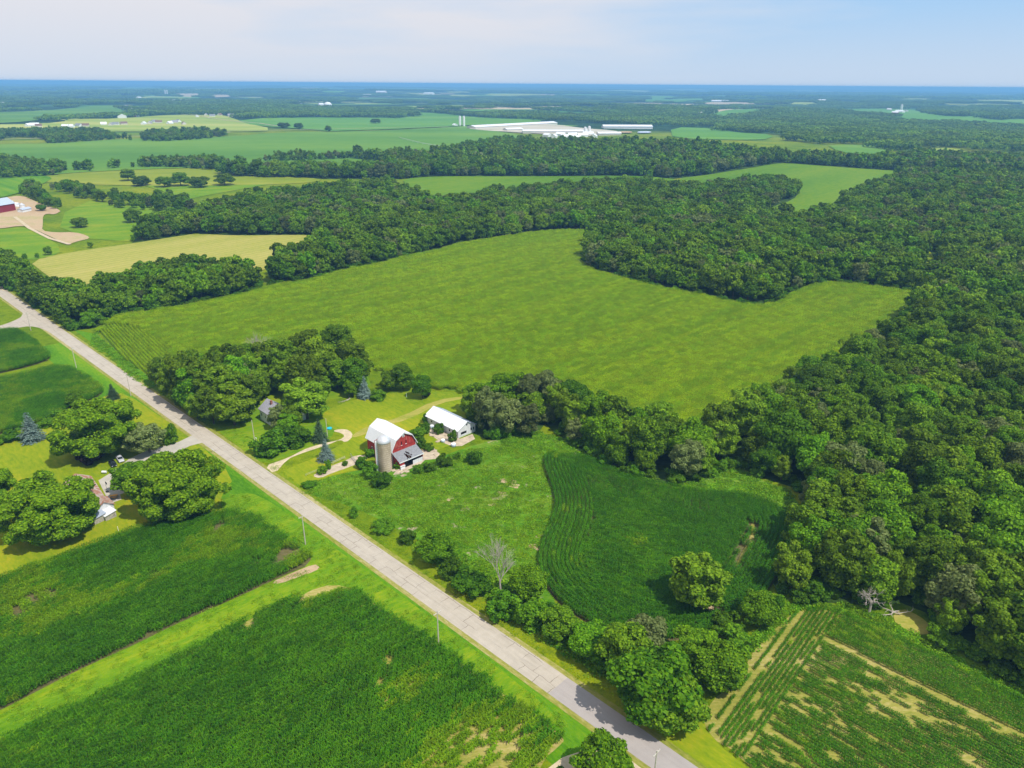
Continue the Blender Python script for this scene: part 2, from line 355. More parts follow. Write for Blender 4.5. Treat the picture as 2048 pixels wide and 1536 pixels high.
def sheet(name, P, mat, z=0.02, smooth=1, maxfrac=0.03, label=None, kind='structure', parent=None, cat=None):
    P = chaikin(np.asarray(P), smooth) if smooth else np.asarray(P)
    import bmesh
    tris = geometry.tessellate_polygon([[Vector((p[0], p[1], 0)) for p in P]])
    bm = bmesh.new(); vs = [bm.verts.new((p[0], p[1], 0)) for p in P]
    for t in tris:
        try: bm.faces.new([vs[i] for i in t])
        except ValueError: pass
    if max(math.hypot(*p) for p in P) > 620:
        for _ in range(9):
            es = [e for e in bm.edges if e.calc_length() > max(14, maxfrac * min(e.verts[0].co.length, e.verts[1].co.length))]
            if not es: break
            bmesh.ops.subdivide_edges(bm, edges=es, cuts=1); bmesh.ops.triangulate(bm, faces=[f for f in bm.faces if len(f.verts) > 3])
    for v in bm.verts:
        d = math.hypot(v.co.x, v.co.y); v.co.z = H1(v.co.x, v.co.y) + z + (max(0, d - 600) * 0.0006)
    bmesh.ops.recalc_face_normals(bm, faces=bm.faces)
    for f in bm.faces:
        if f.normal.z < 0: f.normal_flip()
    me = bpy.data.meshes.new(name); bm.to_mesh(me); bm.free(); me.materials.append(mat)
    me.polygons.foreach_set('use_smooth', [True] * len(me.polygons))
    return tag(link(name, me, parent), label, cat, None, kind)

# ------------------------------------------------------------------ scatter (uncountable cover only)
SRC = {}
def source(key, meshes):
    c = bpy.data.collections.new('source_' + key)
    for i, m_ in enumerate(meshes): c.objects.link(bpy.data.objects.new('source_%s_%02d' % (key, i), m_))
    SRC[key] = c
def scatter(name, key, P, rz, scl, idx, label, cat=None, kind='stuff'):
    n_ = len(P)
    me = bpy.data.meshes.new(name); me.vertices.add(n_); me.vertices.foreach_set('co', np.asarray(P, np.float32).ravel())
    a = me.attributes.new('rot', 'FLOAT_VECTOR', 'POINT'); v = np.zeros((n_, 3), np.float32); v[:, 2] = rz; a.data.foreach_set('vector', v.ravel())
    a = me.attributes.new('scl', 'FLOAT_VECTOR', 'POINT'); s = np.asarray(scl, np.float32)
    if s.ndim == 1: s = np.repeat(s[:, None], 3, 1)
    a.data.foreach_set('vector', s.ravel())
    a = me.attributes.new('idx', 'INT', 'POINT'); a.data.foreach_set('value', np.asarray(idx, np.int32))
    o = link(name, me); tag(o, label, cat, None, kind)
    ng = bpy.data.node_groups.new('scatter_' + name, 'GeometryNodeTree')
    ng.interface.new_socket('Geometry', in_out='INPUT', socket_type='NodeSocketGeometry'); ng.interface.new_socket('Geometry', in_out='OUTPUT', socket_type='NodeSocketGeometry')
    N, L = ng.nodes, ng.links
    gi = N.new('NodeGroupInput'); go = N.new('NodeGroupOutput'); ip = N.new('GeometryNodeInstanceOnPoints'); ci = N.new('GeometryNodeCollectionInfo')
    ci.inputs['Collection'].default_value = SRC[key]; ci.inputs['Separate Children'].default_value = True; ci.inputs['Reset Children'].default_value = True
    def at(nm, t): q = N.new('GeometryNodeInputNamedAttribute'); q.data_type = t; q.inputs['Name'].default_value = nm; return q.outputs['Attribute']
    L.new(gi.outputs[0], ip.inputs['Points']); L.new(ci.outputs[0], ip.inputs['Instance']); ip.inputs['Pick Instance'].default_value = True
    L.new(at('idx', 'INT'), ip.inputs['Instance Index']); L.new(at('rot', 'FLOAT_VECTOR'), ip.inputs['Rotation']); L.new(at('scl', 'FLOAT_VECTOR'), ip.inputs['Scale'])
    L.new(ip.outputs[0], go.inputs[0])
    md = o.modifiers.new('scatter', 'NODES'); md.node_group = ng; return o

# ------------------------------------------------------------------ trees
def unit(v): return v / (np.linalg.norm(v, axis=-1, keepdims=True) + 1e-9)
def cards(C, Nn, size, r_, aspect=0.75):
    """leaf-clump faces centred at C facing Nn"""
    n_ = len(C); t = unit(np.cross(Nn, r_.normal(size=(n_, 3)))); b_ = np.cross(Nn, t)
    s = (size * r_.uniform(0.6, 1.3, n_))[:, None]
    V = np.stack([C - t * s * .5, C - b_ * s * .5 * aspect + Nn * s * .10, C + t * s * .5, C + b_ * s * .5 * aspect + Nn * s * .10], 1).reshape(-1, 3)
    return V, np.arange(n_ * 4).reshape(-1, 4)
def crown(seed, Rx, z0, z1, nl, nleaf, ls, mat, flat=0.0, lobe=(0.26, 0.42), droop=0.0):
    r_ = np.random.default_rng(seed); zc = z0 + (z1 - z0) * 0.48; rz_ = (z1 - z0) / 2
    u = r_.uniform(-0.80, 0.80, nl); u = np.where(u < -.5, u * r_.uniform(.6, 1, nl), u); ph = r_.uniform(0, 6.283, nl)
    rad_ = (r_.uniform(0.30, 1.0, nl) ** .6)[:, None]; q_ = Rx * .80 * (1 - np.abs(u * 1.08) ** 2.4) ** (1 / 2.4) * rad_[:, 0] * r_.uniform(.85, 1.12, nl)
    C = np.stack([np.cos(ph) * q_, np.sin(ph) * q_, zc + u * rz_ * .95], 1)
    C[:, :2] += r_.normal(size=2) * Rx * 0.05
    LR = r_.uniform(lobe[0], lobe[1], nl) * Rx * (1 - 0.25 * (rad_[:, 0] > .7))
    C = np.vstack([C, [[0, 0, zc]]]); LR = np.append(LR, min(Rx, rz_) * 0.62)
    w = LR ** 2; k = r_.choice(len(C), nleaf * 2, p=w / w.sum())
    dd = unit(r_.normal(size=(len(k), 3)) + unit(C[k] - [0, 0, zc - rz_ * .3]) * 0.6 + [0, 0, 0.25])
    P = C[k] + dd * (LR[k] * r_.uniform(0.72, 1.22, len(k)))[:, None] * np.array([1, 1, 0.85])
    bad = np.zeros(len(k), bool)
    for j in range(len(C)): bad |= (np.linalg.norm((P - C[j]) / [1, 1, .82], axis=1) < LR[j] * 0.66) & (k != j)
    P = P[~bad]; dd = dd[~bad]; ok = P[:, 2] > z0 * 0.6; P = P[ok][:nleaf]; dd = dd[ok][:nleaf]
    Nn = unit(dd + r_.normal(size=P.shape) * 0.55 + [0, 0, 0.25])
    V, F = cards(P, Nn, ls, r_)
    return npmesh('crown', V, F, mat), C, LR, zc
def trunk_mesh(C, LR, zc, h, r0, seed, mat, nlimb=6):
    r_ = random.Random(seed); b_ = MB(); top = Vector((0, 0, zc))
    b_.tube((0, 0, -0.3), (0, 0, zc * 0.55), r0, r0 * .72, 7, False); b_.tube((0, 0, zc * .55), top, r0 * .72, r0 * .35, 7, True)
    idx = list(range(len(C) - 1)); r_.shuffle(idx)
    for i in idx[:nlimb]:
        c = Vector(C[i]); s = Vector((0, 0, zc * r_.uniform(0.45, 0.85))); mdl = s.lerp(c, .5) + Vector((0, 0, -0.3))
        b_.tube(s, mdl, r0 * .42, r0 * .28, 5, False); b_.tube(mdl, c, r0 * .28, r0 * .1, 5, True)
    me_ = bpy.data.meshes.new('trunk'); me_.from_pydata(b_.v, [], b_.f); me_.materials.append(mat); me_.update(); return me_
def conifer(seed, Rb, h, mat, nb=1, ls=0.5, tiers=15):
    r_ = np.random.default_rng(seed); Cs = []; Ns = []
    for t in range(tiers):
        f = (t + .5) / tiers; z = 0.5 + (h - 0.5) * f; rr = Rb * (1 - f) ** 0.85 * r_.uniform(.85, 1.1); n_ = max(4, int(22 * (1 - f) + 4))
        for i in range(n_):
            a = 2 * math.pi * (i + r_.random()) / n_; L_ = rr * r_.uniform(.62, 1.18)
            q = max(2, int(L_ / (ls * .42)))
            for j in range(q):
                s = (j + .6) / q * L_
                for _ in range(3):
                    Cs.append([math.cos(a) * s + r_.normal() * .22, math.sin(a) * s + r_.normal() * .22, z - 0.34 * s + r_.normal() * .12])
                    Ns.append([math.cos(a) * .5 + r_.normal() * .3, math.sin(a) * .5 + r_.normal() * .3, .75])
    V, F = cards(np.array(Cs), unit(np.array(Ns)), ls, r_, .55); me_ = npmesh('crown', V, F, mat)
    b_ = MB(); b_.tube((0, 0, -.3), (0, 0, h * .96), Rb * .09, 0.03, 7); t_ = bpy.data.meshes.new('trunk'); t_.from_pydata(b_.v, [], b_.f); t_.materials.append(M['bark']); return me_, t_
def joined(cm, tm):
    import bmesh
    bm = bmesh.new(); bm.from_mesh(cm); nf = len(bm.faces); bm.from_mesh(tm); bm.faces.ensure_lookup_table()
    for f in bm.faces[nf:]: f.material_index = 1
    me_ = bpy.data.meshes.new('tree_source'); bm.to_mesh(me_); bm.free(); me_.materials.append(cm.materials[0]); me_.materials.append(tm.materials[0]); return me_

# prototypes: kind -> list of (crown mesh, trunk mesh, crown radius, height)
SPEC = dict(oak=(6.6, 1.6, 14.0, 40, (0.19, 0.32)), maple=(6.0, 1.4, 14.5, 36, (0.20, 0.34)), locust=(6.2, 1.0, 14.5, 60, (0.17, 0.29)),
            willow=(5.8, 1.2, 13.5, 40, (0.17, 0.30)), bush=(3.0, -0.4, 4.2, 20, (0.24, 0.38)), purple=(4.0, 0.6, 6.5, 20, (0.24, 0.36)))
PROTO = {}
sd_ = 100
for kname, (Rx, z0, z1, nl, lb) in SPEC.items():
    PROTO[kname] = []
    for v in range(3 if kname != 'purple' else 1):
        sd_ += 1; q = random.Random(sd_)
        cm, C, LR, zc = crown(sd_, Rx * q.uniform(.9, 1.1), z0, z1 * q.uniform(.93, 1.07), nl, 9500 if kname != 'bush' else 3000, 0.66 if kname != 'bush' else 0.46, LEAF[kname], lobe=lb)
        tm = trunk_mesh(C, LR, zc, z1, 0.32 if kname != 'bush' else 0.12, sd_, M['bark'], 7)
        PROTO[kname].append((cm, tm, Rx, z1))
big = []
for v in range(2):      # very broad old yard trees, finer leaf for their size
    cm, C, LR, zc = crown(300 + v, 13.5, 0.8, 19.0, 95, 44000, 0.70, LEAF['broad'], lobe=(0.12, 0.21))
    big.append((cm, trunk_mesh(C, LR, zc, 19, 0.7, 300 + v, M['bark'], 16), 13.0, 19.0))
PROTO['broad'] = big
PROTO['spruce'] = [(*conifer(5, 3.4, 12, LEAF['spruce']), 3.4, 12)]
PROTO['fir'] = [(*conifer(6, 3.0, 9.5, LEAF['fir']), 3.0, 9.5)]
KORD = ['oak', 'oak', 'oak', 'maple', 'maple', 'maple', 'locust', 'locust', 'locust', 'willow', 'willow', 'willow']
near_src = [joined(PROTO[k][i % 3][0], PROTO[k][i % 3][1]) for i, k in enumerate(KORD)]
source('tree_near', near_src)
mid_src = []; low_src = []
for i, k in enumerate(KORD):
    Rx, z0, z1, nl, lb = SPEC[k]
    cm, C, LR, zc = crown(500 + i, Rx, z0, z1, nl, 2400, 1.3, LEAF[k], lobe=lb); mid_src.append(joined(cm, trunk_mesh(C, LR, zc, z1, .3, i, M['bark'], 4)))
    cm, C, LR, zc = crown(600 + i, Rx, z0, z1, 14, 700, 1.9, LEAF[k], lobe=lb); low_src.append(cm)
source('tree_mid', mid_src); source('tree_low', low_src)
source('bush', [joined(p[0], p[1]) for p in PROTO['bush']])
def lot(seed):          # a piece of far woodland, crowns side by side
    r_ = np.random.default_rng(seed); Cs = []; Ns = []
    for _ in range(34):
        c = np.array([r_.uniform(-34, 34), r_.uniform(-34, 34), r_.uniform(7, 11)]); rr = r_.uniform(4.5, 8)
        d = unit(r_.normal(size=(34, 3)) + [0, 0, .5]); Cs.append(c + d * rr * [1, 1, .7]); Ns.append(unit(d + r_.normal(size=d.shape) * .25))
    C = np.vstack(Cs); V, F = cards(C, np.vstack(Ns), 4.6, r_); return npmesh('wood_source', V, F, LEAF['oak'])
source('woodlot', [lot(i) for i in range(4)])

KDESC = dict(oak='dark green round-crowned', maple='fresh green full-crowned', locust='yellow-green airy', willow='grey-green soft-crowned', broad='huge spreading bright green', bush='low leafy')
def make_tree(kind, var, x, y, scale, name, label, group=None, cat='tree', sz=None, sw=None):
    cm, tm, Rx, h = PROTO[kind][var % len(PROTO[kind])]
    e = empty(name, (x, y, H1(x, y)), random.uniform(0, 6.28), label, cat, group)
    e.scale = (sw or scale, sw or scale, sz or scale)
    link('trunk', tm, e); link('crown', cm, e); return e

# ------------------------------------------------------------------ corn rows
def corn_tile(seed, L_, rows, plants, h, mat, lw=0.10, ll=0.75, nl=7, tassel=False, spacing=0.76):
    r_ = np.random.default_rng(seed); V = []; F = []; mi = []
    for rw in range(rows):
        yo = (rw - (rows - 1) / 2) * spacing
        for p in range(plants):
            bx = (p + .5) / plants * L_ - L_ / 2 + r_.normal() * .03; by = yo + r_.normal() * .04; hh = h * r_.uniform(.88, 1.08); a0 = r_.uniform(0, 6.28)
            for k in range(nl):
                a = a0 + math.pi * k + r_.normal() * .5; z = hh * (0.30 + 0.66 * k / nl); ln_ = ll * r_.uniform(.75, 1.15) * (1 - .35 * abs(k / nl - .45)); w = lw * r_.uniform(.8, 1.2)
                c, s = math.cos(a), math.sin(a); px, py = -s * w / 2, c * w / 2; b0 = len(V)
                for (t, zz, ww) in ((0, 0, .7), (.5, .26, 1), (1, -.02, .35)):
                    V += [(bx + c * ln_ * t + px * ww, by + s * ln_ * t + py * ww, z + zz * ln_ * 1.1), (bx + c * ln_ * t - px * ww, by + s * ln_ * t - py * ww, z + zz * ln_ * 1.1)]
                F += [(b0, b0 + 1, b0 + 3, b0 + 2), (b0 + 2, b0 + 3, b0 + 5, b0 + 4)]; mi += [0, 0]
            if tassel and r_.random() < tassel:
                b0 = len(V); a = r_.uniform(0, 3.14); c, s = math.cos(a) * .10, math.sin(a) * .10
                V += [(bx - c, by - s, hh), (bx + c, by + s, hh), (bx + c * 1.6, by + s * 1.6, hh + .32), (bx - c * 1.6, by - s * 1.6, hh + .32)]; F += [(b0, b0 + 1, b0 + 2, b0 + 3)]; mi += [1]
    return npmesh('crop_source', V, F, [mat, LEAF['tassel']], mi)
TINT3 = ['corn_dark', 'corn_dark', 'corn', 'corn', 'corn_light', 'corn_light']
source('corn', [corn_tile(i, 2.0, 1, 9, 2.3, LEAF[TINT3[i]], lw=0.15, ll=.8, tassel=0.0) for i in range(6)])
source('corn_young', [corn_tile(20 + i, 2.0, 1, 9, 1.3, LEAF[TINT3[i]], lw=0.12, ll=.5) for i in range(6)])
source('corn_pale', [corn_tile(40 + i, 4.0, 4, 11, 2.2, LEAF[('corn_deep', 'corn_pale')[i // 2]], lw=0.24, ll=.85, nl=5, tassel=0.18) for i in range(4)])
source('corn_pale_row', [corn_tile(60 + i, 4.0, 1, 16, 2.0, LEAF['corn_pale'], lw=0.16, ll=.7, nl=5, tassel=0.2) for i in range(3)])

def rows(P, angle, sp, seg, m=150, jit=0.05):
    c, s = math.cos(angle), math.sin(angle); U = P[:, 0] * c + P[:, 1] * s; W = -P[:, 0] * s + P[:, 1] * c
    u = np.arange(U.min(), U.max(), seg); w = np.arange(W.min(), W.max(), sp); UU, WW = np.meshgrid(u, w); UU = UU + rng.uniform(0, seg, (len(w), 1))
    X = (UU * c - WW * s).ravel(); Y = (UU * s + WW * c).ravel(); k = inview(X, Y, m); X, Y = X[k], Y[k]; k = inpoly(X, Y, P); return X[k], Y[k], np.full(k.sum(), angle)
def headland(P, n_, sp, seg):
    """rows that follow the field edge, n_ of them"""
    Xs = []; Ys = []; As = []
    area = 0.5 * np.sum(P[:, 0] * np.roll(P[:, 1], -1) - np.roll(P[:, 0], -1) * P[:, 1]); sg = 1 if area > 0 else -1
    D = np.roll(P, -1, 0) - P; L_ = np.hypot(D[:, 0], D[:, 1]); cum = np.concatenate([[0], np.cumsum(L_)])
    T = unit(D); Tn = unit(T + np.roll(T, 1, 0))
    for k in range(n_):
        off = (k + .6) * sp; q = np.arange(0, cum[-1], seg); i = np.clip(np.searchsorted(cum, q, side='right') - 1, 0, len(P) - 1); f = ((q - cum[i]) / (L_[i] + 1e-9))[:, None]
        t = unit(Tn[i] * (1 - f) + Tn[(i + 1) % len(P)] * f); p = P[i] + D[i] * f + sg * off * np.stack([-t[:, 1], t[:, 0]], 1)
        ok = dpoly(p[:, 0], p[:, 1], P) > off - 0.3 * sp
        Xs.append(p[ok, 0]); Ys.append(p[ok, 1]); As.append(np.arctan2(t[ok, 1], t[ok, 0]))
    return np.concatenate(Xs), np.concatenate(Ys), np.concatenate(As)
def crop(name, key, X, Y, A, label, scl=1.0, nv=4, zj=0.08, hs=None, light=None):
    """light 0..1 picks the tint of the plants, dark to light, patch by patch"""
    n_ = len(X)
    if light is None: light = vnoise(X, Y, 11) * .6 + vnoise(X + 77, Y, 4) * .4
    if nv == 4: idx = np.where(key == 'corn_pale', (light + rng.normal(size=n_) * .08 > .5) * 2, np.clip(((light + rng.normal(size=n_) * .10) * 3.0).astype(int), 0, 2) * 2) + rng.integers(0, 2, n_)
    else: idx = rng.integers(0, nv, n_)
    S = np.ones((n_, 3)) * scl; S[:, 2] *= (1 + rng.normal(size=n_) * zj) * (hs if hs is not None else 1)
    A = A + np.where(rng.random(n_) < .5, math.pi, 0)
    return scatter(name, key, np.stack([X, Y, H(X, Y)], 1), A, S, idx, label, 'crop')
#@@PART2
# ------------------------------------------------------------------ land cover layout
def dirof(a, b): a = G(*a); b = G(*b); return math.atan2(b[1] - a[1], b[0] - a[0])
ROADA = R(136.2)
# road edges (fitted straight), side road, driveways
rc = np.array(G(599, 1004)); rd = np.array([math.cos(ROADA), math.sin(ROADA)]); rn = np.array([-rd[1], rd[0]])
e1 = np.array(G(0, 581)); e2 = np.array(G(1290, 1490)); rd = unit(e1 - e2); rn = np.array([-rd[1], rd[0]]); rc = (np.array(G(599, 1004)) + np.array(G(975, 1274))) / 2
RW = 3.15
def strip(a, b, w0, w1):
    """corners of a strip along the road from a to b metres, between offsets w0..w1"""
    n_ = max(2, int(abs(b - a) / 25)); t = np.linspace(a, b, n_)
    return np.vstack([rc + rd * k + rn * w0 for k in t] + [rc + rd * k + rn * w1 for k in t[::-1]])
def roadt(p): return float((np.array(p) - rc) @ rd)
tsplit = roadt(G(1120, 1368))
def road_mat(name, c0, c1, joints):
    m, n, l, out = newmat(name); P = worldpos(n)
    rot = n.new('ShaderNodeMapping'); rot.inputs['Rotation'].default_value = (0, 0, -math.atan2(rd[1], rd[0])); l.new(P, rot.inputs[0])
    a = noise(n, l, P, 0.5, 5, 0.6); s = noise(n, l, rot.outputs[0], 1.0, 4, 0.6, (0.05, 1.2, 1)); r = ramp(n, [c0, c1], [0.3, 0.7])
    av = n.new('ShaderNodeMath'); av.operation = 'ADD'; l.new(a.outputs['Fac'], av.inputs[0]); l.new(s.outputs['Fac'], av.inputs[1])
    hf = n.new('ShaderNodeMath'); hf.operation = 'MULTIPLY'; hf.inputs[1].default_value = .5; l.new(av.outputs[0], hf.inputs[0]); l.new(hf.outputs[0], r.inputs[0]); col = r.outputs[0]
    if joints:
        nz_ = noise(n, l, P, 0.25, 3, 0.6); wv = n.new('ShaderNodeVectorMath'); wv.operation = 'MULTIPLY_ADD'; wv.inputs[1].default_value = (1.6, 1.0, 0)
        l.new(nz_.outputs['Color'], wv.inputs[0]); l.new(rot.outputs[0], wv.inputs[2])
        mp_ = n.new('ShaderNodeMapping'); mp_.inputs['Scale'].default_value = (1 / 4.6, 1 / 3.3, 0); l.new(wv.outputs[0], mp_.inputs[0])
        br = n.new('ShaderNodeTexBrick'); br.offset = 0.37; br.inputs['Scale'].default_value = 1; br.inputs['Mortar Size'].default_value = 0.016; br.inputs['Mortar Smooth'].default_value = .3; br.inputs['Brick Width'].default_value = 1; br.inputs['Row Height'].default_value = 1
        br.inputs['Color1'].default_value = (1, 1, 1, 1); br.inputs['Color2'].default_value = (.93, .93, .93, 1); br.inputs['Mortar'].default_value = (.42, .40, .38, 1); l.new(mp_.outputs[0], br.inputs['Vector'])
        nn = noise(n, l, P, 0.13, 2, 0.5); nr_ = ramp(n, [(0.1, 0.1, 0.1), (1, 1, 1)], [0.4, 0.55]); l.new(nn.outputs['Fac'], nr_.inputs[0])
        col = mixc(n, l, nr_.outputs[0], col, mixc(n, l, 1.0, col, br.outputs['Color'], 'MULTIPLY'))
        gr = noise(n, l, rot.outputs[0], 0.9, 5, .65, (0.12, 1, 1)); gr_ = ramp(n, [(0, 0, 0), (.55, .55, .55)], [0.55, 0.75]); l.new(gr.outputs['Fac'], gr_.inputs[0]); col = mixc(n, l, gr_.outputs[0], col, (0.27, 0.24, 0.20))
    princ(n, l, out, col, 0.9, 0.15, 0, a.outputs['Fac'], 0.02, 0.4); return m
M['road_old'] = road_mat('worn_pale_concrete_road', (0.37, 0.32, 0.25), (0.47, 0.41, 0.33), True)
M['road_new'] = road_mat('smooth_grey_road', (0.31, 0.275, 0.25), (0.37, 0.33, 0.30), False)
M['shoulder'] = field_mat('road_shoulder', [(0.14, 0.18, 0.01), (0.26, 0.25, 0.05), (0.40, 0.34, 0.16)], big=0.2, fine=1.3, stretch=(0.1, 1, 1), rz=R(-45))
tend = roadt(G(0, 581)) + 420
sheet('road_shoulder', strip(-140, tend, -RW - 1.3, RW + 1.3), M['shoulder'], .045, 0, label='dry grassy shoulder strip along both sides of the country road')
sheet('road', strip(tsplit, tend, -RW, RW), M['road_old'], .07, 0, label='pale worn concrete country road with dark joints and cracks')
sheet('road_resurfaced', strip(-140, tsplit, -RW, RW), M['road_new'], .07, 0, label='smoother grey resurfaced stretch of road at the bottom of the photo')
sheet('side_road', GP([(-160, 690), (0, 652), (28, 642), (46, 632), (44, 618), (30, 605), (60, 615), (120, 668), (105, 668), (84, 657), (60, 652), (34, 656), (0, 662), (-160, 705)]), M['road_old'], .066, 1, label='pale side road joining the country road at the left edge')
sheet('road_apron', GP([(0, 571), (22, 577), (18, 583), (0, 580)]), M['gravel'], .08, 0, label='gravel field entrance beside the road at the left edge')

# verges, lawns, waterway
FENCE_N = [(141, 682), (190, 659), (200, 672), (228, 702), (262, 724), (300, 752), (300, 780)]
sheet('verge_north', np.vstack([strip(roadt(G(430, 865)), roadt(G(100, 640)), -RW - 1.2, -RW - 1.4), GP([(120, 640), (150, 660), (192, 668), (235, 705), (300, 755), (330, 790), (380, 822)])]), M['verge'], .02, 0, label='grass verge between road and corn on its far side')
sheet('verge_south', np.vstack([strip(-150, roadt(G(100, 690)), RW + 1.0, RW + 12.5)]), M['verge'], .02, 0, label='bright grass verge between the road and the near corn fields')
sheet('grass_waterway', GP([(-200, 1500), (0, 1418), (88, 1371), (176, 1328), (264, 1288), (352, 1245), (483, 1188), (549, 1157), (630, 1128), (560, 1070), (500, 1040), (445, 1020), (440, 1000), (480, 985), (520, 990), (600, 1045), (700, 1118), (900, 1262), (1130, 1440), (1120, 1490), (900, 1330), (740, 1215), (686, 1170), (640, 1172), (580, 1204), (461, 1264), (360, 1316), (246, 1374), (132, 1426), (0, 1488), (-200, 1585)]), M['waterway'], .03, 1, label='mown bright green grass waterway between the two near corn fields')
sheet('lawn_west', GP([(-160, 925), (0, 885), (45, 868), (110, 845), (150, 815), (215, 790), (250, 785), (330, 840), (385, 872), (400, 890), (470, 955), (445, 985), (436, 1022), (396, 1032), (325, 1044), (246, 1068), (132, 1112), (0, 1156), (-160, 1215)]), M['lawn'], .025, 1, label='yellow-green mown lawn around the left farmyard')
sheet('lawn_farmhouse', GP([(385, 822), (420, 848), (483, 898), (525, 930), (575, 915), (690, 862), (650, 800), (560, 790), (470, 800)]), M['lawn_green'], .025, 1, label='green lawn around the white farmhouse')
sheet('lawn_barnyard', GP([(552, 950), (580, 935), (640, 912), (700, 880), (655, 850), (640, 830), (670, 812), (740, 790), (830, 782), (968, 786), (960, 830), (930, 880), (860, 905), (800, 905), (740, 935), (640, 955), (610, 990), (590, 975)]), M['lawn'], .028, 1, label='mown yellow-green grass of the barnyard')
sheet('pasture', GP([(600, 985), (640, 958), (740, 935), (850, 925), (960, 885), (1080, 862), (1190, 905), (1240, 940), (1300, 962), (1480, 940), (1580, 985), (1620, 1035), (1600, 1080), (1540, 1010), (1400, 985), (1200, 930), (1130, 908), (1085, 912), (1095, 960), (1112, 1005), (1085, 1080), (1070, 1140), (1120, 1215), (1100, 1240), (1000, 1180), (900, 1120), (800, 1060), (700, 1010)]), field_mat('weedy_pasture', [(0.045, 0.15, 0.004), (0.09, 0.21, 0.006), (0.19, 0.25, 0.03)], big=0.08, fine=0.8, patch=((0.36, 0.29, 0.19), 0.16, 0.61)), .02, 1, label='weedy green pasture between the barn and the curved corn field')
# gravel and concrete
for i_, (px, py, rr_) in enumerate(((1012, 962, 2.6), (1030, 972, 1.8), (1002, 985, 1.2), (1082, 1072, 1.6), (1074, 1094, 2.0), (985, 1010, 1.0), (898, 1000, .9))):
    g_ = G(px, py); r__ = random.Random(i_); sheet('bare_earth', [(g_[0] + math.cos(a) * rr_ * r__.uniform(.5, 1.6), g_[1] + math.sin(a) * rr_ * r__.uniform(.4, 1.2)) for a in np.linspace(0, 5.6, 9)], M['dirt'], .04, 1, label='small bare earth patch in the weedy pasture')
sheet('gravel_driveway', GP([(529, 932), (549, 949), (574, 919), (600, 908), (624, 900), (661, 888), (680, 879), (692, 886), (707, 872), (699, 860), (680, 858), (664, 862), (682, 866), (690, 872), (680, 880), (655, 885), (625, 893), (606, 900), (584, 912), (562, 921)]), M['gravel'], .05, 1, label='pale gravel driveway curving from the road into the barnyard')
sheet('gravel_track', GP([(624, 952), (640, 957), (662, 947), (700, 934), (727, 922), (740, 912), (712, 910), (690, 922), (667, 930), (640, 943)]), M['pad'], .05, 1, label='tan gravel strip in front of the red barn')
sheet('worn_track', GP([(700, 872), (740, 850), (800, 835), (870, 800), (935, 792), (930, 797), (880, 806), (820, 838), (760, 855), (712, 876)]), M['dry'], .04, 1, label='faint worn wheel track across the barnyard grass')
sheet('concrete_pad', GP([(846, 898), (862, 893), (880, 908), (872, 918), (850, 920), (840, 930), (815, 940), (800, 948), (786, 950), (800, 930), (830, 912)]), M['pad'], .05, 0, label='broken tan concrete pad beside the lean-to of the red barn')
sheet('shed_pad', GP([(858, 855), (866, 852), (905, 868), (920, 878), (945, 868), (950, 878), (924, 892), (905, 893), (880, 883), (858, 868)]), M['pad'], .05, 0, label='cracked tan concrete pad along the white shed')
sheet('west_driveway', GP([(384, 871), (357, 884), (328, 892), (290, 903), (258, 918), (236, 936), (218, 948), (197, 961), (206, 980), (216, 1000), (223, 1006), (243, 999), (240, 989), (268, 978), (300, 962), (320, 930), (345, 908), (380, 892), (410, 884), (428, 894), (410, 878), (396, 870)]), simple('concrete_drive', (0.42, 0.38, 0.31), .9, .15, var=.12, scale=.3), .05, 0, label='concrete driveway from the road to the left farm buildings')
sheet('gravel_entrance', GP([(1085, 1545), (1125, 1515), (1170, 1500), (1205, 1490), (1240, 1498), (1300, 1545), (1320, 1580), (1270, 1560), (1225, 1522), (1150, 1545), (1120, 1600), (1060, 1600)]), M['gravel'], .04, 0, label='pale gravel entrance under the tree at the bottom edge')
sheet('wood_glade', GP([(1848, 500), (1862, 503), (1872, 530), (1872, 555), (1852, 560), (1845, 530)]), M['lawn'], .2, 1, label='sunny yellow-green glade inside the right-hand woods')
sheet('bare_patch', GP([(1411, 1400), (1437, 1448), (1466, 1480), (1455, 1492), (1440, 1490), (1415, 1462), (1402, 1430)]), M['soil_tan'], .05, 1, label='bare soil corner of the lower right field')
sheet('dry_glade', GP([(1782, 1238), (1800, 1215), (1840, 1232), (1868, 1258), (1850, 1272), (1815, 1262)]), M['dry'], .045, 1, label='dry yellow glade beside the fallen dead branches')
sheet('grass_strip_bottom', GP([(1240, 1440), (1400, 1395), (1405, 1440), (1440, 1492), (1500, 1540), (1560, 1600), (1450, 1600), (1400, 1545)]), M['lawn'], .03, 0, label='dry mown grass between road and sparse corn at the bottom')

# ---- crop fields
def F_(pts, sm=2): return chaikin(GP(pts), sm)
f1 = F_([(-170, 1590), (0, 1487), (132, 1424), (246, 1372), (360, 1314), (461, 1262), (519, 1228), (580, 1203), (640, 1172), (690, 1170), (735, 1196), (775, 1230), (900, 1308), (975, 1367), (1050, 1419), (1110, 1460), (1131, 1478), (1117, 1494), (1085, 1520), (1060, 1600), (1000, 1720), (0, 1720), (-170, 1700)], 1)
f2 = F_([(-170, 1495), (-170, 1222), (0, 1158), (132, 1114), (246, 1070), (325, 1046), (396, 1035), (444, 1027), (483, 1028), (527, 1043), (567, 1074), (602, 1101), (630, 1124), (549, 1160), (483, 1191), (352, 1248), (264, 1292), (176, 1331), (88, 1375), (0, 1422)], 1)
f3 = F_([(-170, 690), (0, 663), (34, 661), (56, 674), (84, 696), (107, 717), (62, 733), (0, 747), (-170, 785)], 1)
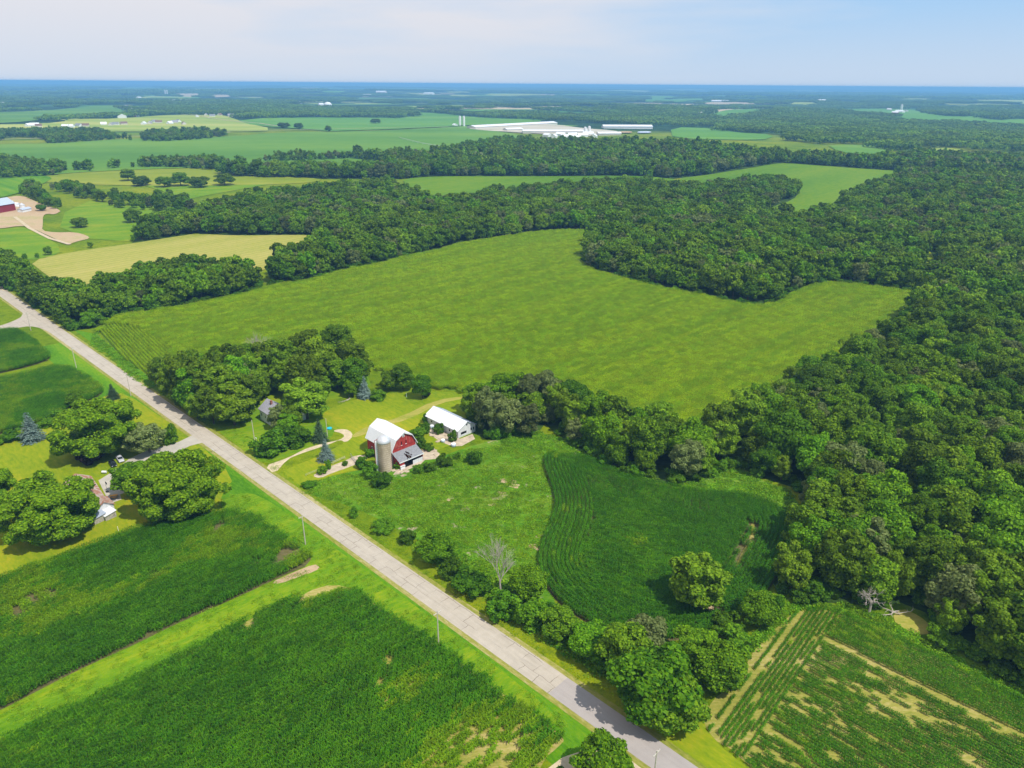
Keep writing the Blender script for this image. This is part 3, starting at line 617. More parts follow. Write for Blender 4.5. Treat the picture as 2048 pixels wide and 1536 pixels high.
f4 = F_([(-170, 800), (0, 760), (62, 747), (128, 732), (162, 749), (188, 764), (209, 783), (190, 798), (140, 815), (109, 838), (41, 858), (0, 870), (-170, 905)], 1)
f5 = F_([(1085, 915), (1105, 906), (1150, 910), (1200, 926), (1240, 948), (1300, 966), (1350, 977), (1400, 985), (1450, 987), (1505, 994), (1555, 1015), (1583, 1045), (1588, 1080), (1568, 1120), (1548, 1165), (1520, 1205), (1470, 1240), (1420, 1268), (1350, 1283), (1290, 1283), (1230, 1272), (1175, 1248), (1125, 1215), (1090, 1175), (1072, 1135), (1080, 1090), (1100, 1045), (1110, 1008), (1100, 970), (1087, 940)], 2)
f6 = F_([(1565, 1245), (1590, 1222), (1620, 1216), (1662, 1222), (1737, 1245), (1812, 1284), (1880, 1318), (1950, 1355), (2048, 1400), (2230, 1470), (2230, 1720), (1640, 1720), (1509, 1540), (1450, 1490), (1420, 1462), (1411, 1430), (1425, 1400), (1452, 1380), (1490, 1340), (1500, 1310), (1540, 1268)], 1)
f7 = F_([(194, 656), (237, 632), (328, 621), (406, 607), (500, 588), (540, 573), (624, 563), (687, 541), (750, 532), (792, 520), (834, 509), (897, 497), (926, 486), (981, 480), (1044, 469), (1094, 463), (1150, 461), (1212, 464), (1195, 467), (1170, 491), (1163, 520), (1180, 540), (1254, 560), (1317, 576), (1380, 588), (1457, 606), (1525, 615), (1551, 606), (1581, 592), (1615, 574), (1649, 566), (1721, 572), (1808, 583), (1850, 592), (1820, 625), (1755, 662), (1683, 700), (1608, 740), (1551, 780), (1491, 815), (1423, 850), (1380, 858), (1330, 850), (1250, 828), (1170, 808), (1050, 800), (960, 788), (897, 782), (859, 774), (767, 750), (741, 735), (700, 722), (640, 712), (560, 722), (450, 728), (370, 745), (305, 755), (262, 727), (228, 703)], 1)
f7b = F_([(194, 658), (237, 648), (285, 660), (350, 700), (330, 745), (300, 756), (262, 727), (228, 703)], 1)
f8 = F_([(56, 521), (156, 503), (266, 487), (344, 475), (391, 468), (469, 472), (609, 470), (633, 474), (625, 492), (560, 520), (545, 540), (437, 550), (312, 560), (219, 575), (140, 580), (94, 552)], 1)
for nm, P, mt, lb in (('field_soil', f1, 'soil_tan', 'dark soil under the tall corn at the lower left'), ('field_soil', f2, 'soil', 'dark soil under the corn beside the grass waterway'),
                      ('field_soil', f3, 'soil', 'dark soil under the small corn field by the side road'), ('field_soil', f4, 'soil', 'dark soil under the corn above the left lawn'),
                      ('field_soil', f5, 'soil', 'dark soil under the curved corn field round the lone tree'), ('field_soil', f6, 'soil_tan', 'tan soil showing between the sparse rows at the lower right')):
    sheet(nm, P, M[mt], .035, 0, label=lb)
M['maincrop'] = field_mat('main_field_floor', [(0.05, 0.13, 0.004), (0.12, 0.20, 0.005), (0.20, 0.24, 0.008)], big=0.03, fine=0.9, stretch=(0.12, 1, 1), rz=dirof((1400, 829), (1627, 701)))
sheet('field_soil', f7, M['maincrop'], .035, 0, label='green floor of the large central corn field')
M['hay'] = field_mat('cut_hay_field', [(0.22, 0.26, 0.03), (0.33, 0.32, 0.06), (0.42, 0.36, 0.10)], big=0.03, fine=0.7, stretch=(0.08, 1, 1), rz=dirof((100, 520), (400, 470)), rows=(0.05, 0.15))
sheet('hay_field', f8, M['hay'], .3, 0, label='pale yellow cut hay field behind the left tree row')

def thin(X, Y, A, keep): return X[keep], Y[keep], A[keep]
def bare(X, Y, spots):
    k = np.ones(len(X), bool)
    for (px, py, r_) in spots: g = G(px, py); k &= np.hypot(X - g[0], Y - g[1]) + (vnoise(X, Y, 2.0) - .5) * 3 > r_
    return k
# lower left field
a1 = dirof((0, 1483), (580, 1199))
X, Y, A = rows(f1, a1, 0.92, 2.0)
n1 = vnoise(X, Y, 9); n2 = vnoise(X + 50, Y, 2.2)
def bump(X, Y, px, py, r_): g = G(px, py); return np.exp(-((X - g[0]) ** 2 + (Y - g[1]) ** 2) / r_ ** 2)
w = 0.8 * bump(X, Y, 950, 1530, 12) + 0.45 * bump(X, Y, 800, 1370, 7) + 1.15 * bump(X, Y, 612, 1190, 3.2) + 1.2 * bump(X, Y, 648, 1178, 3.5) + 1.15 * bump(X, Y, 688, 1172, 3.2) + .4 * bump(X, Y, 1020, 1500, 6)
k = (n2 * .35 + n1 * .15 + rng.random(len(X)) * .5 > w * 0.62 + 0.01) & bare(X, Y, [(500, 1253, 1.4), (660, 1236, .9), (775, 1325, .8), (505, 1246, 1.0)])
hs = 1 - .45 * np.clip(w, 0, 1)
X, Y, A = thin(X, Y, A, k); hs = hs[k]
cross = -np.sin(a1) * X + np.cos(a1) * Y; alng = np.cos(a1) * X + np.sin(a1) * Y
crop('corn_crop', 'corn', X, Y, A, 'tall dark green corn filling the lower left field', hs=hs, light=.16 + .38 * vnoise(alng * .3, cross, 9) + .9 * np.clip(w[k] if False else (1 - hs) * 2, 0, 1))
a2 = dirof((0, 1424), (483, 1193))
X, Y, A = rows(f2, a2, 0.92, 2.0)
w = .75 * bump(X, Y, 560, 1120, 4) + 1.1 * bump(X, Y, 615, 1132, 3.2) + .8 * bump(X, Y, 590, 1108, 3) + .6 * bump(X, Y, 430, 1078, 6) + .4 * bump(X, Y, 60, 1200, 8) + .35 * bump(X, Y, 300, 1150, 7)
k = vnoise(X, Y, 2.3) * .6 + vnoise(X, Y, 7) * .4 > w * .75 + .02
X, Y, A = thin(X, Y, A, k & bare(X, Y, [(515, 1130, .8), (308, 1275, .7)]))
crop('corn_crop', 'corn', X, Y, A, 'dark green corn between the left farmyard and the grass waterway', light=.13 + .75 * vnoise((np.cos(a2) * X + np.sin(a2) * Y) * .22, -np.sin(a2) * X + np.cos(a2) * Y, 7) * vnoise(X + 31, Y, 16) * 1.3 + .5 * bump(X, Y, 430, 1078, 10) + .5 * bump(X, Y, 60, 1200, 14) + .7 * bump(X, Y, 590, 1120, 8), hs=1 - .4 * np.clip(.55 * bump(X, Y, 430, 1078, 8) + .5 * bump(X, Y, 60, 1200, 9), 0, 1))
X, Y, A = rows(f3, a2, 0.76, 2.0); crop('corn_crop', 'corn', X, Y, A, 'small corn field in the corner by the side road')
X, Y, A = rows(f4, a2, 0.76, 2.0); crop('corn_crop', 'corn', X, Y, A, 'corn field above the left lawn and blue spruce')
# curved field: headland rows follow the edge, straight rows inside
hx, hy, ha = headland(f5, 10, 1.2, 1.9)
X, Y, A = rows(f5, R(-22), 1.0, 2.0); k = dpoly(X, Y, f5) > 12.2
X = np.concatenate([hx, X[k]]); Y = np.concatenate([hy, Y[k]]); A = np.concatenate([ha, A[k]])
bs = [(1506, 1050, 1.1), (1508, 1062, 1.2), (1504, 1074, 1.4), (1499, 1085, 1.3), (1493, 1095, 1.2), (1487, 1106, 1.1), (1481, 1117, 1.0), (1475, 1129, 1.1), (1424, 1214, 2.0), (1400, 1208, 2.6), (1185, 1035, .7), (1187, 1048, .7)]
k = bare(X, Y, bs); X, Y, A = thin(X, Y, A, k); crop('corn_crop', 'corn', X, Y, A, 'curved rows of corn in the field round the lone tree', hs=.92, light=.06 + .45 * vnoise(X, Y, 9) * vnoise(X + 40, Y, 25) * 1.6)
sheet('bare_tip', F_([(540, 1166), (585, 1146), (628, 1128), (641, 1134), (632, 1142), (600, 1153), (560, 1168)], 1), M['dirt'], .06, 0, label='tan bare soil at the tip of the corn where the waterway meets the verge')
sheet('bare_strip', F_([(1502, 1045), (1510, 1050), (1512, 1068), (1506, 1085), (1496, 1100), (1486, 1115), (1478, 1130), (1472, 1130), (1480, 1112), (1490, 1095), (1500, 1078), (1503, 1060)], 1), M['soil_tan'], .05, 0, label='narrow bare soil strip curving through the corn')
sheet('bare_spot', F_([(1385, 1205), (1410, 1200), (1435, 1208), (1440, 1218), (1420, 1222), (1400, 1216)], 1), M['dirt'], .05, 0, label='bare soil spot beside the lone tree')
# lower right sparse field
v1 = dirof((1565, 1248), (1420, 1440)); v2 = dirof((1707, 1309), (2048, 1474))
sa = np.array(G(1690, 1300)); sb = np.array(G(2230, 1565)); sdv = unit(sb - sa); sn = np.array([-sdv[1], sdv[0]])
la = np.array(G(1568, 1246)); lb_ = np.array(G(1425, 1440)); ldv = unit(lb_ - la); lnn = np.array([ldv[1], -ldv[0]])
if (np.array(G(1800, 1450)) - la) @ lnn < 0: lnn = -lnn
X, Y, A = rows(f6, v2, 0.76, 2.0, jit=0)
ds = (X - sa[0]) * sn[0] + (Y - sa[1]) * sn[1]; al = (X - sa[0]) * sdv[0] + (Y - sa[1]) * sdv[1]; dl = (X - la[0]) * lnn[0] + (Y - la[1]) * lnn[1]
if ((np.array(G(1900, 1330)) - sa) @ sn) < 0: ds = -ds
rowid = np.round(ds / .76); bigp = vnoise(X, Y, 13); rn1 = vnoise(al + rowid * 61.7, rowid * 7.31, 5.0); rn2 = vnoise(al * .35 + 900, ds * 2.2, 5)
thr = np.where(ds > .5, .03, .26 - .26 * (bigp - .35)); thr = thr + .20 * np.exp(-((al - 12) / 10) ** 2) * (ds < 0) * (ds > -12) + .05 * (ds < 0) + .14 * (rn2 > .62) * (ds < 0)
rk = (np.abs(ds) > .75 + .35 * vnoise(X, Y, 4)) & (dl > 9.5)
k = rk & (rn1 * .65 + rng.random(len(X)) * .35 > thr)
X1, Y1, A1 = thin(X, Y, A, k); hh1 = np.where(ds[k] > 0, 1.15, .85)
X, Y, A = rows(f6, v1, .98, 2.0); dl = (X - la[0]) * lnn[0] + (Y - la[1]) * lnn[1]; cl = (X - la[0]) * ldv[0] + (Y - la[1]) * ldv[1]
rid = np.round(dl / .98); rowk = ((np.sin(rid * 12.9898) * 43758.5453) % 1.0)
k = (dl <= 9.5) & (rowk > .10) & (vnoise(cl + rid * 91.3, rid * 5.7, 4) * .6 + .4 * rng.random(len(X)) > .24)
X2, Y2, A2 = thin(X, Y, A, k)
crop('corn_crop', 'corn_young', np.concatenate([X1, X2]), np.concatenate([Y1, Y2]), np.concatenate([A1, A2]), 'patchy thin corn rows with bare soil at the lower right', hs=np.concatenate([hh1, np.full(len(X2), .8)]), light=np.concatenate([.15 + .45 * vnoise(X1, Y1, 8) + .1 * (hh1 > 1), .5 * np.ones(len(X2))]))
# central field
am = dirof((1400, 829), (1627, 701))
X, Y, A = rows(f7, am, 3.04, 4.0, m=60); k = ~inpoly(X, Y, f7b) & bare(X, Y, [(1120, 530, 2.0)]); X, Y, A = thin(X, Y, A, k)
crop('corn_crop', 'corn_pale', X, Y, A, 'yellow-green tasselled corn filling the large central field', zj=.05, light=.5 + .55 * (vnoise((np.cos(am) * X + np.sin(am) * Y) * .018, -np.sin(am) * X + np.cos(am) * Y, 3.1) - .5) + .22 * (vnoise((np.cos(am) * X + np.sin(am) * Y) * .12, -np.sin(am) * X + np.cos(am) * Y, 34) - .5))
X, Y, A = rows(f7b, dirof((228, 660), (300, 735)), 1.5, 4.0, m=60)
crop('corn_crop', 'corn_pale_row', X, Y, A, 'separate curving corn rows at the west tip of the central field', nv=3)

# far fields, draped
M['soy'] = field_mat('soy_field', [(0.065, 0.165, 0.012), (0.095, 0.210, 0.016), (0.140, 0.25, 0.020)], big=0.004, fine=0.06, stretch=(0.2, 1, 1), rz=R(10), finefac=.3)
M['soy2'] = field_mat('soy_field_pale', [(0.07, 0.19, 0.02), (0.10, 0.24, 0.02), (0.14, 0.27, 0.025)], big=0.005, fine=0.05, stretch=(0.2, 1, 1), rz=R(4), finefac=.3)
M['crest'] = field_mat('crest_field', [(0.060, 0.145, 0.003), (0.10, 0.195, 0.004), (0.155, 0.225, 0.006)], big=0.012, fine=0.25, stretch=(0.15, 1, 1), rz=am, finefac=.4)
M['pale'] = field_mat('pale_meadow', [(0.18, 0.26, 0.03), (0.28, 0.34, 0.05), (0.38, 0.38, 0.09)], big=0.006, fine=0.05, finefac=.3)
M['yard'] = field_mat('pale_yard', [(0.30, 0.30, 0.18), (0.46, 0.41, 0.31), (0.55, 0.50, 0.42)], big=0.02, fine=0.1)
M['rise'] = field_mat('pasture_on_rise', [(0.14, 0.20, 0.008), (0.20, 0.24, 0.012), (0.27, 0.28, 0.03)], big=0.01, fine=0.1, finefac=.4)
M['straw'] = field_mat('straw_field', [(0.32, 0.26, 0.15), (0.44, 0.36, 0.22), (0.50, 0.40, 0.26)], big=0.006, fine=0.05, finefac=.3)
f9 = F_([(1348, 359), (1416, 351), (1470, 342), (1502, 338), (1529, 332), (1567, 327), (1656, 334), (1758, 341), (1792, 343), (1908, 347), (2048, 355), (2250, 366), (2250, 372), (2048, 362), (1908, 355), (1800, 352), (1768, 365), (1741, 380), (1690, 404), (1669, 425), (1640, 442), (1587, 444), (1539, 446), (1517, 436), (1539, 417), (1587, 401), (1598, 385), (1595, 375), (1553, 362), (1490, 360), (1440, 372), (1380, 376)], 1)
f10 = F_([(803, 359), (871, 354), (988, 354), (1104, 354), (1250, 352), (1348, 358), (1348, 364), (1180, 366), (1083, 370), (1022, 378), (974, 390), (919, 395), (885, 398), (851, 388), (817, 376)], 1)
SH = [('field', f9, 'crest', .8, 'bright green field on the crest between the right woods'), ('field', f10, 'crest', .8, 'bright green clearing behind the central woods'),
      ('field', F_([(468, 328), (581, 323), (700, 319), (748, 323), (808, 331), (760, 345), (600, 350), (500, 345)], 1), 'crest', .8, 'small green field between two tree belts'),
      ('field', F_([(-200, 392), (0, 357), (60, 352), (100, 353), (104, 361), (45, 385), (0, 397), (-200, 425)], 1), 'verge', .5, 'dark green field beyond the far left farm'),
      ('field', F_([(-200, 470), (0, 460), (44, 454), (80, 466), (130, 500), (90, 520), (0, 520), (-200, 540)], 1), 'lawn_green', .3, 'green paddock in front of the far left farm'),
      ('field', F_([(-300, 300), (0, 290), (96, 289), (260, 278), (461, 275), (560, 266), (700, 265), (899, 256), (940, 257), (1015, 266), (1049, 274), (1049, 290), (900, 312), (700, 325), (547, 330), (461, 335), (219, 342), (0, 358), (-300, 390)], 1), 'soy', .8, 'broad blue-green field beyond the far tree belts'),
      ('field', F_([(468, 238), (700, 236), (817, 237), (827, 226), (885, 227), (1083, 241), (1080, 245), (940, 251), (899, 254), (680, 263), (649, 263), (512, 253)], 1), 'soy2', .6, 'pale green field behind the farm track'),
      ('field', F_([(130, 238), (240, 239), (362, 230), (427, 230), (478, 242), (560, 262), (461, 265), (273, 264), (154, 264), (0, 259), (-250, 262), (-250, 252), (0, 251), (130, 246)], 1), 'pale', .6, 'yellow-green plots around the far housing estate'),
      ('field', F_([(-250, 232), (0, 230), (164, 213), (253, 212), (236, 232), (130, 237), (0, 250), (-250, 252)], 1), 'soy', .7, 'blue-green field beyond the housing estate'),
      ('field', F_([(345, 188), (407, 188), (400, 195), (362, 195)], 1), 'straw', .9, 'tan field far away near the left farm group'),
      ('field', F_([(420, 190), (468, 191), (458, 195), (424, 196)], 1), 'straw', .9, 'second small tan field far away'),
      ('field', F_([(1399, 205), (1505, 205), (1512, 210), (1478, 213), (1420, 211)], 1), 'straw', .9, 'tan field far away to the right'),
      ('field', F_([(1413, 227), (1450, 219), (1471, 220), (1436, 226)], 1), 'straw', .9, 'narrow tan strip beside the far right field'),
      ('field', F_([(1403, 229), (1478, 219), (1553, 219), (1560, 222), (1461, 237), (1430, 239)], 1), 'soy2', .7, 'green field beyond the right woods'),
      ('field', F_([(1652, 219), (1772, 218), (1840, 221), (1860, 229), (1908, 235), (1973, 232), (1970, 242), (2048, 239), (2250, 240), (2250, 262), (2048, 258), (1943, 251), (1860, 246), (1792, 249), (1789, 233), (1690, 227)], 1), 'soy2', .7, 'bright field sloping below the far right farmstead'),
      ('field', F_([(1340, 254), (1433, 258), (1474, 266), (1553, 271), (1519, 282), (1348, 280)], 1), 'soy2', .7, 'pale green field right of the dairy sheds'),
      ('field', F_([(1649, 290), (1789, 291), (1760, 310), (1680, 308)], 1), 'soy', .7, 'small blue-green clearing in the right woods'),
      ('field', F_([(1826, 303), (1878, 295), (1939, 302), (1900, 312), (1840, 312)], 1), 'pale', .7, 'small yellow-green clearing in the right woods'),
      ('field', F_([(1936, 201), (2048, 201), (2250, 201), (2250, 212), (2048, 210), (1960, 205)], 1), 'pale', .9, 'pale strip field far away at the right edge'),
      ('field', F_([(919, 220), (1011, 221), (1005, 224), (930, 223)], 1), 'soy2', .9, 'thin green strip in the distant woods'),
      ('field', F_([(1107, 229), (1175, 229), (1170, 234), (1115, 234)], 1), 'soy2', .9, 'thin green clearing behind the dairy sheds'),
      ('field', F_([(1120, 206), (1220, 206), (1260, 212), (1130, 211)], 1), 'soy2', .9, 'distant green field strip left of centre'),
      ('field', F_([(1560, 186), (1700, 184), (1790, 187), (1640, 189)], 1), 'straw', 1.0, 'pinkish tan field near the horizon'),
      ('field', F_([(1250, 185), (1330, 184), (1300, 188), (1262, 188)], 1), 'straw', 1.0, 'orange tan field near the horizon'),
      ('field', F_([(-200, 350), (96, 354), (150, 344), (191, 337), (270, 334), (376, 336), (440, 346), (620, 356), (650, 361), (600, 368), (420, 372), (230, 372), (100, 365)], 1), 'rise', .25, 'yellow-green pasture on the low rise behind the oaks'),
      ('yard', F_([(932, 255), (1000, 252), (1115, 250), (1160, 257), (1230, 262), (1240, 267), (1200, 270), (1180, 274), (1115, 270), (1000, 264), (943, 260)], 1), 'yard', 1.0, 'pale gravel yard of the dairy farm'),
      ('meadow', F_([(345, 400), (420, 390), (520, 372), (560, 366), (450, 358), (300, 357), (290, 372), (330, 385), (352, 404), (376, 425), (372, 440), (310, 445), (262, 484), (180, 478), (120, 455), (130, 425), (180, 402), (250, 412)], 0), 'lawn_green', .2, 'bright pasture scattered with oaks')]
_fr = random.Random(21)
for i in range(46):
    px = _fr.uniform(-20, 2068); py = _fr.choice([_fr.uniform(176, 186), _fr.uniform(184, 212)]) + (px - 1024) * .0073; wd_ = _fr.uniform(25, 75); ht_ = (py - 166) * _fr.uniform(.05, .09) + .5
    if 225 < px < 870 and py > 200: continue
    mt = _fr.choice(['soy2', 'soy2', 'pale', 'pale', 'straw', 'soy'])
    SH.append(('field', F_([(px - wd_, py + ht_ * _fr.uniform(.2, 1)), (px - wd_ * .6, py - ht_), (px + wd_ * .7, py - ht_ * _fr.uniform(.5, 1)), (px + wd_, py + ht_ * .3), (px + wd_ * .2, py + ht_)], 1), mt, 1.2, 'small %s field far off towards the horizon' % dict(soy2='pale green', pale='yellow-green', straw='tan', soy='green')[mt]))
for nm, P, mt, z, lb in SH: sheet(nm, P, M[mt], z, 0, label=lb)
sheet('dirt_yard', F_([(-150, 425), (0, 398), (41, 391), (60, 398), (84, 410), (125, 421), (110, 430), (95, 428), (86, 432), (86, 450), (84, 462), (110, 466), (150, 465), (175, 472), (180, 478), (160, 482), (135, 490), (110, 478), (60, 455), (44, 452), (0, 458), (-150, 470)], 1), M['dirt'], .35, 0, label='tan bare cattle yard around the far left farm')
for nm, pts, w, mt, lb in (('far_track', [(380, 268), (449, 262), (560, 262), (690, 259), (800, 256), (899, 255)], 5, 'gravel', 'pale gravel track across the far fields'), ('far_road', [(-150, 286), (0, 281), (40, 279), (262, 274), (300, 274), (461, 266)], 6, 'gravel', 'pale road passing behind the far left woods'),
                           ('farm_lane', [(30, 435), (60, 458), (100, 478), (140, 490)], 3, 'gravel', 'straight lane along the green paddock'), ('estate_road', [(365, 230), (420, 237), (455, 242), (520, 248), (560, 254)], 6, 'gravel', 'pale street of the far housing estate')):
    c_ = GP(pts); t_ = unit(np.gradient(c_, axis=0)); n_ = np.stack([-t_[:, 1], t_[:, 0]], 1)
    sheet(nm, np.vstack([c_ + n_ * w / 2, (c_ - n_ * w / 2)[::-1]]), M[mt], 1.3 if nm != 'farm_lane' else .6, 0, label=lb)

# ---- woods: outlines traced as bases (z=0) or crown tops (z>0)
WOODS = dict(
 fencerow=[(0, 577), (31, 582), (60, 608), (109, 635), (141, 662), (190, 656), (237, 631), (328, 619), (406, 606), (500, 587), (540, 572), (548, 545, 13), (500, 520, 13), (437, 517, 13), (375, 514, 13), (312, 524, 13), (219, 536, 13), (162, 561, 13), (106, 549, 13), (85, 540, 13), (40, 510, 13), (0, 495, 13), (-80, 490, 13), (-80, 560)],
 central=[(540, 572), (624, 562), (687, 540), (750, 530), (792, 518), (834, 507), (897, 495), (926, 484), (981, 478), (1044, 467), (1094, 461), (1212, 461), (1192, 468), (1166, 491), (1160, 522), (1178, 542), (1254, 561), (1317, 577), (1380, 589), (1457, 607), (1525, 616), (1553, 607), (1583, 593), (1617, 575), (1651, 566), (1721, 571), (1808, 581), (1850, 590),
          (1870, 560), (1850, 470), (1780, 345), (1600, 365, 12), (1553, 348, 12), (1400, 366, 12), (1260, 358, 12), (1180, 360, 12), (1083, 366, 12), (1022, 372, 12), (974, 378, 12), (885, 393, 12), (817, 374, 12), (780, 358, 12), (660, 368, 12), (600, 372, 12), (560, 376, 12), (500, 378, 12), (440, 395, 12), (400, 408, 12), (372, 424, 12), (372, 440), (310, 446), (262, 487), (391, 467), (469, 471), (609, 469), (633, 473), (640, 480), (600, 482, 13), (545, 492, 13), (537, 500, 13), (545, 545)],
 east=[(1850, 590), (1800, 620, 12), (1755, 652, 12), (1683, 682, 12), (1608, 712, 12), (1551, 754, 12), (1491, 784, 12), (1423, 826, 12), (1380, 838, 12), (1330, 825, 11), (1290, 812, 11), (1240, 800, 11), (1200, 785, 11), (1130, 762, 11), (1050, 742, 12), (1000, 752, 12), (960, 775, 10), (930, 812), (938, 862), (975, 880), (1023, 880), (1073, 869), (1090, 848), (1110, 866), (1170, 903), (1229, 945), (1290, 962), (1350, 970), (1400, 965), (1440, 945), (1480, 935), (1520, 955), (1587, 975), (1625, 1012), (1600, 1065), (1565, 1080), (1545, 1110), (1530, 1147), (1561, 1185), (1606, 1204), (1692, 1207), (1760, 1215), (1800, 1205), (1850, 1225), (1880, 1262), (1900, 1290), (1955, 1318), (2007, 1360), (2048, 1380), (2260, 1470), (2260, 345), (2048, 360), (1908, 352), (1780, 352), (1850, 470), (1870, 560)],
 band=[(640, 300, 15), (760, 297, 15), (840, 300, 15), (900, 290, 15), (960, 280, 15), (1000, 274, 15), (1060, 277, 15), (1200, 277, 15), (1300, 278, 15), (1400, 281, 15), (1450, 284, 15), (1500, 293, 15), (1600, 301, 15), (1700, 307, 15), (1800, 303, 15), (1900, 301, 15), (2048, 307, 15), (2260, 312, 15), (2260, 364), (2048, 354), (1908, 346), (1792, 342), (1656, 333), (1567, 326), (1529, 331), (1416, 350), (1348, 358), (1104, 353), (988, 353), (871, 353), (803, 358), (650, 358), (512, 355), (440, 352), (430, 346), (500, 345), (600, 349), (760, 344), (810, 330), (748, 322), (700, 318), (640, 320)],
 belt_left=[(-200, 300, 14), (0, 305, 14), (60, 313, 14), (120, 319, 14), (180, 324, 14), (187, 333), (100, 352), (0, 358), (-200, 375)],
 belt_mid=[(215, 326, 9), (262, 320, 11), (285, 311, 14), (430, 308, 14), (480, 310, 14), (560, 302, 14), (640, 300, 14), (700, 299, 14), (700, 318), (640, 321), (547, 324), (461, 328), (430, 340), (330, 336), (219, 336)],
 farm_hedge=[(41, 362, 10), (75, 362, 10), (100, 387, 10), (125, 397, 10), (130, 417), (100, 420), (75, 405), (41, 388)],
 savanna=[(100, 360, 9), (150, 360, 9), (200, 378, 9), (290, 388, 9), (345, 395), (400, 402, 9), (430, 420), (376, 428), (330, 425), (230, 415), (180, 400), (130, 392), (100, 378)],
 hay_hedge=[(0, 527), (0, 505, 6), (50, 500, 6), (100, 492, 6), (150, 490, 6), (190, 480, 6), (215, 486), (156, 501), (60, 520)],
 yard=[(300, 778), (372, 830), (425, 850), (480, 862), (520, 812), (560, 800), (600, 812), (650, 800), (690, 796), (716, 792), (742, 770), (735, 752), (640, 745), (540, 748), (450, 752), (372, 752), (330, 760)],
 far_left=[(-200, 256, 12), (0, 258, 12), (60, 255, 12), (130, 254, 12), (200, 256, 12), (262, 272, 12), (262, 277), (180, 284), (96, 289), (85, 278), (30, 275), (0, 282), (-200, 288)],
 far_mid=[(282, 262, 12), (330, 256, 12), (400, 254, 12), (461, 262, 12), (461, 273), (400, 280), (330, 284), (282, 284)],
 far_band=[(262, 212, 12), (410, 208, 12), (581, 216, 12), (700, 223, 12), (820, 224, 12), (832, 236), (700, 236), (580, 235), (430, 232), (362, 230), (280, 232), (262, 226)],
 far_centre=[(1087, 233, 12), (1160, 238, 12), (1230, 236, 12), (1380, 237, 12), (1400, 252), (1312, 253), (1193, 247), (1087, 242)],
 far_right=[(1340, 240), (1403, 240), (1461, 238), (1545, 224, 12), (1600, 222, 12), (1690, 228, 12), (1789, 234, 12), (1792, 250), (1860, 247), (1943, 252), (2048, 258), (2260, 262), (2260, 312), (2048, 305), (1939, 301), (1878, 294), (1826, 302), (1751, 307), (1789, 290), (1649, 289), (1600, 285), (1553, 270), (1474, 265), (1433, 257), (1340, 253)],
 far_right_top=[(1860, 218, 12), (1950, 210, 12), (2200, 210, 12), (2200, 238), (1973, 231), (1908, 234), (1860, 228)],
)
WP = {k: GP(v) for k, v in WOODS.items()}
EXC = [f9, f10, f7, f5, GP([(1850, 500), (1868, 505), (1876, 550), (1845, 555)]), GP([(1782, 1238), (1800, 1210), (1840, 1228), (1870, 1258), (1850, 1275), (1815, 1262)])]
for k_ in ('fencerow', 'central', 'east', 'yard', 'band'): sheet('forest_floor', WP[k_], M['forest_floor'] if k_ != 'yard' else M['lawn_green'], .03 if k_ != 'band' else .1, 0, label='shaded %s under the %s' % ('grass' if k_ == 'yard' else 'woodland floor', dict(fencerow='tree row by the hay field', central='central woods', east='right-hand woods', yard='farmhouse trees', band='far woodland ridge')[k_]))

SPC = dict(fencerow=7.6, central=7.8, east=7.8, band=10.5, belt_left=11, belt_mid=11, farm_hedge=9, savanna=13, hay_hedge=9, yard=7.4, far_left=13, far_mid=13)
MIX = dict(fencerow=[.62, .33, .03, .02], central=[.56, .26, .08, .10], east=[.36, .34, .18, .12], band=[.38, .42, .10, .10], yard=[.12, .26, .56, .06])
TREES = []
for zn, sp in SPC.items():
    P = WP[zn]; x0, y0 = P.min(0); x1, y1 = P.max(0)
    xs = np.arange(x0, x1, sp); ys = np.arange(y0, y1, sp * .9); XX, YY = np.meshgrid(xs, ys); XX = XX + (np.arange(len(ys)) % 2)[:, None] * sp * .5
    X = (XX + rng.uniform(-.38, .38, XX.shape) * sp).ravel(); Y = (YY + rng.uniform(-.38, .38, XX.shape) * sp).ravel()
    k = inpoly(X, Y, P) & inview(X, Y, 160)
    X, Y = X[k], Y[k]
    for E_ in EXC:
        k = ~inpoly(X, Y, E_); X, Y = X[k], Y[k]
        if len(X): k = dpoly(X, Y, E_) > 2.5; X, Y = X[k], Y[k]
    for E_ in (P,):
        d = dpoly(X, Y, P)
    sel = rng.choice(4, len(X), p=MIX.get(zn, [.5, .3, .1, .1]))
    cl = vnoise(X, Y, 28); sel = np.where((cl > .72) & (rng.random(len(X)) < .7), np.where(vnoise(X + 999, Y, 40) > .5, 3, 2) if zn in ('east', 'central', 'band') else sel, sel)
    if zn in ('east', 'central', 'fencerow'):
        k = rng.random(len(X)) > .05; X, Y, d, sel = X[k], Y[k], d[k], sel[k]
    s = rng.uniform(.66, 1.32, len(X)) * np.clip(.62 + d / 14, .6, 1.0)
    if zn in ('hay_hedge',): s *= .55
    if zn in ('savanna', 'farm_hedge'): s *= .8
    if zn == 'yard': s *= 1.12
    if zn == 'band': s *= 1.2
    for i in range(len(X)): TREES.append((float(X[i]), float(Y[i]), float(s[i]), int(sel[i]), zn, float(d[i])))

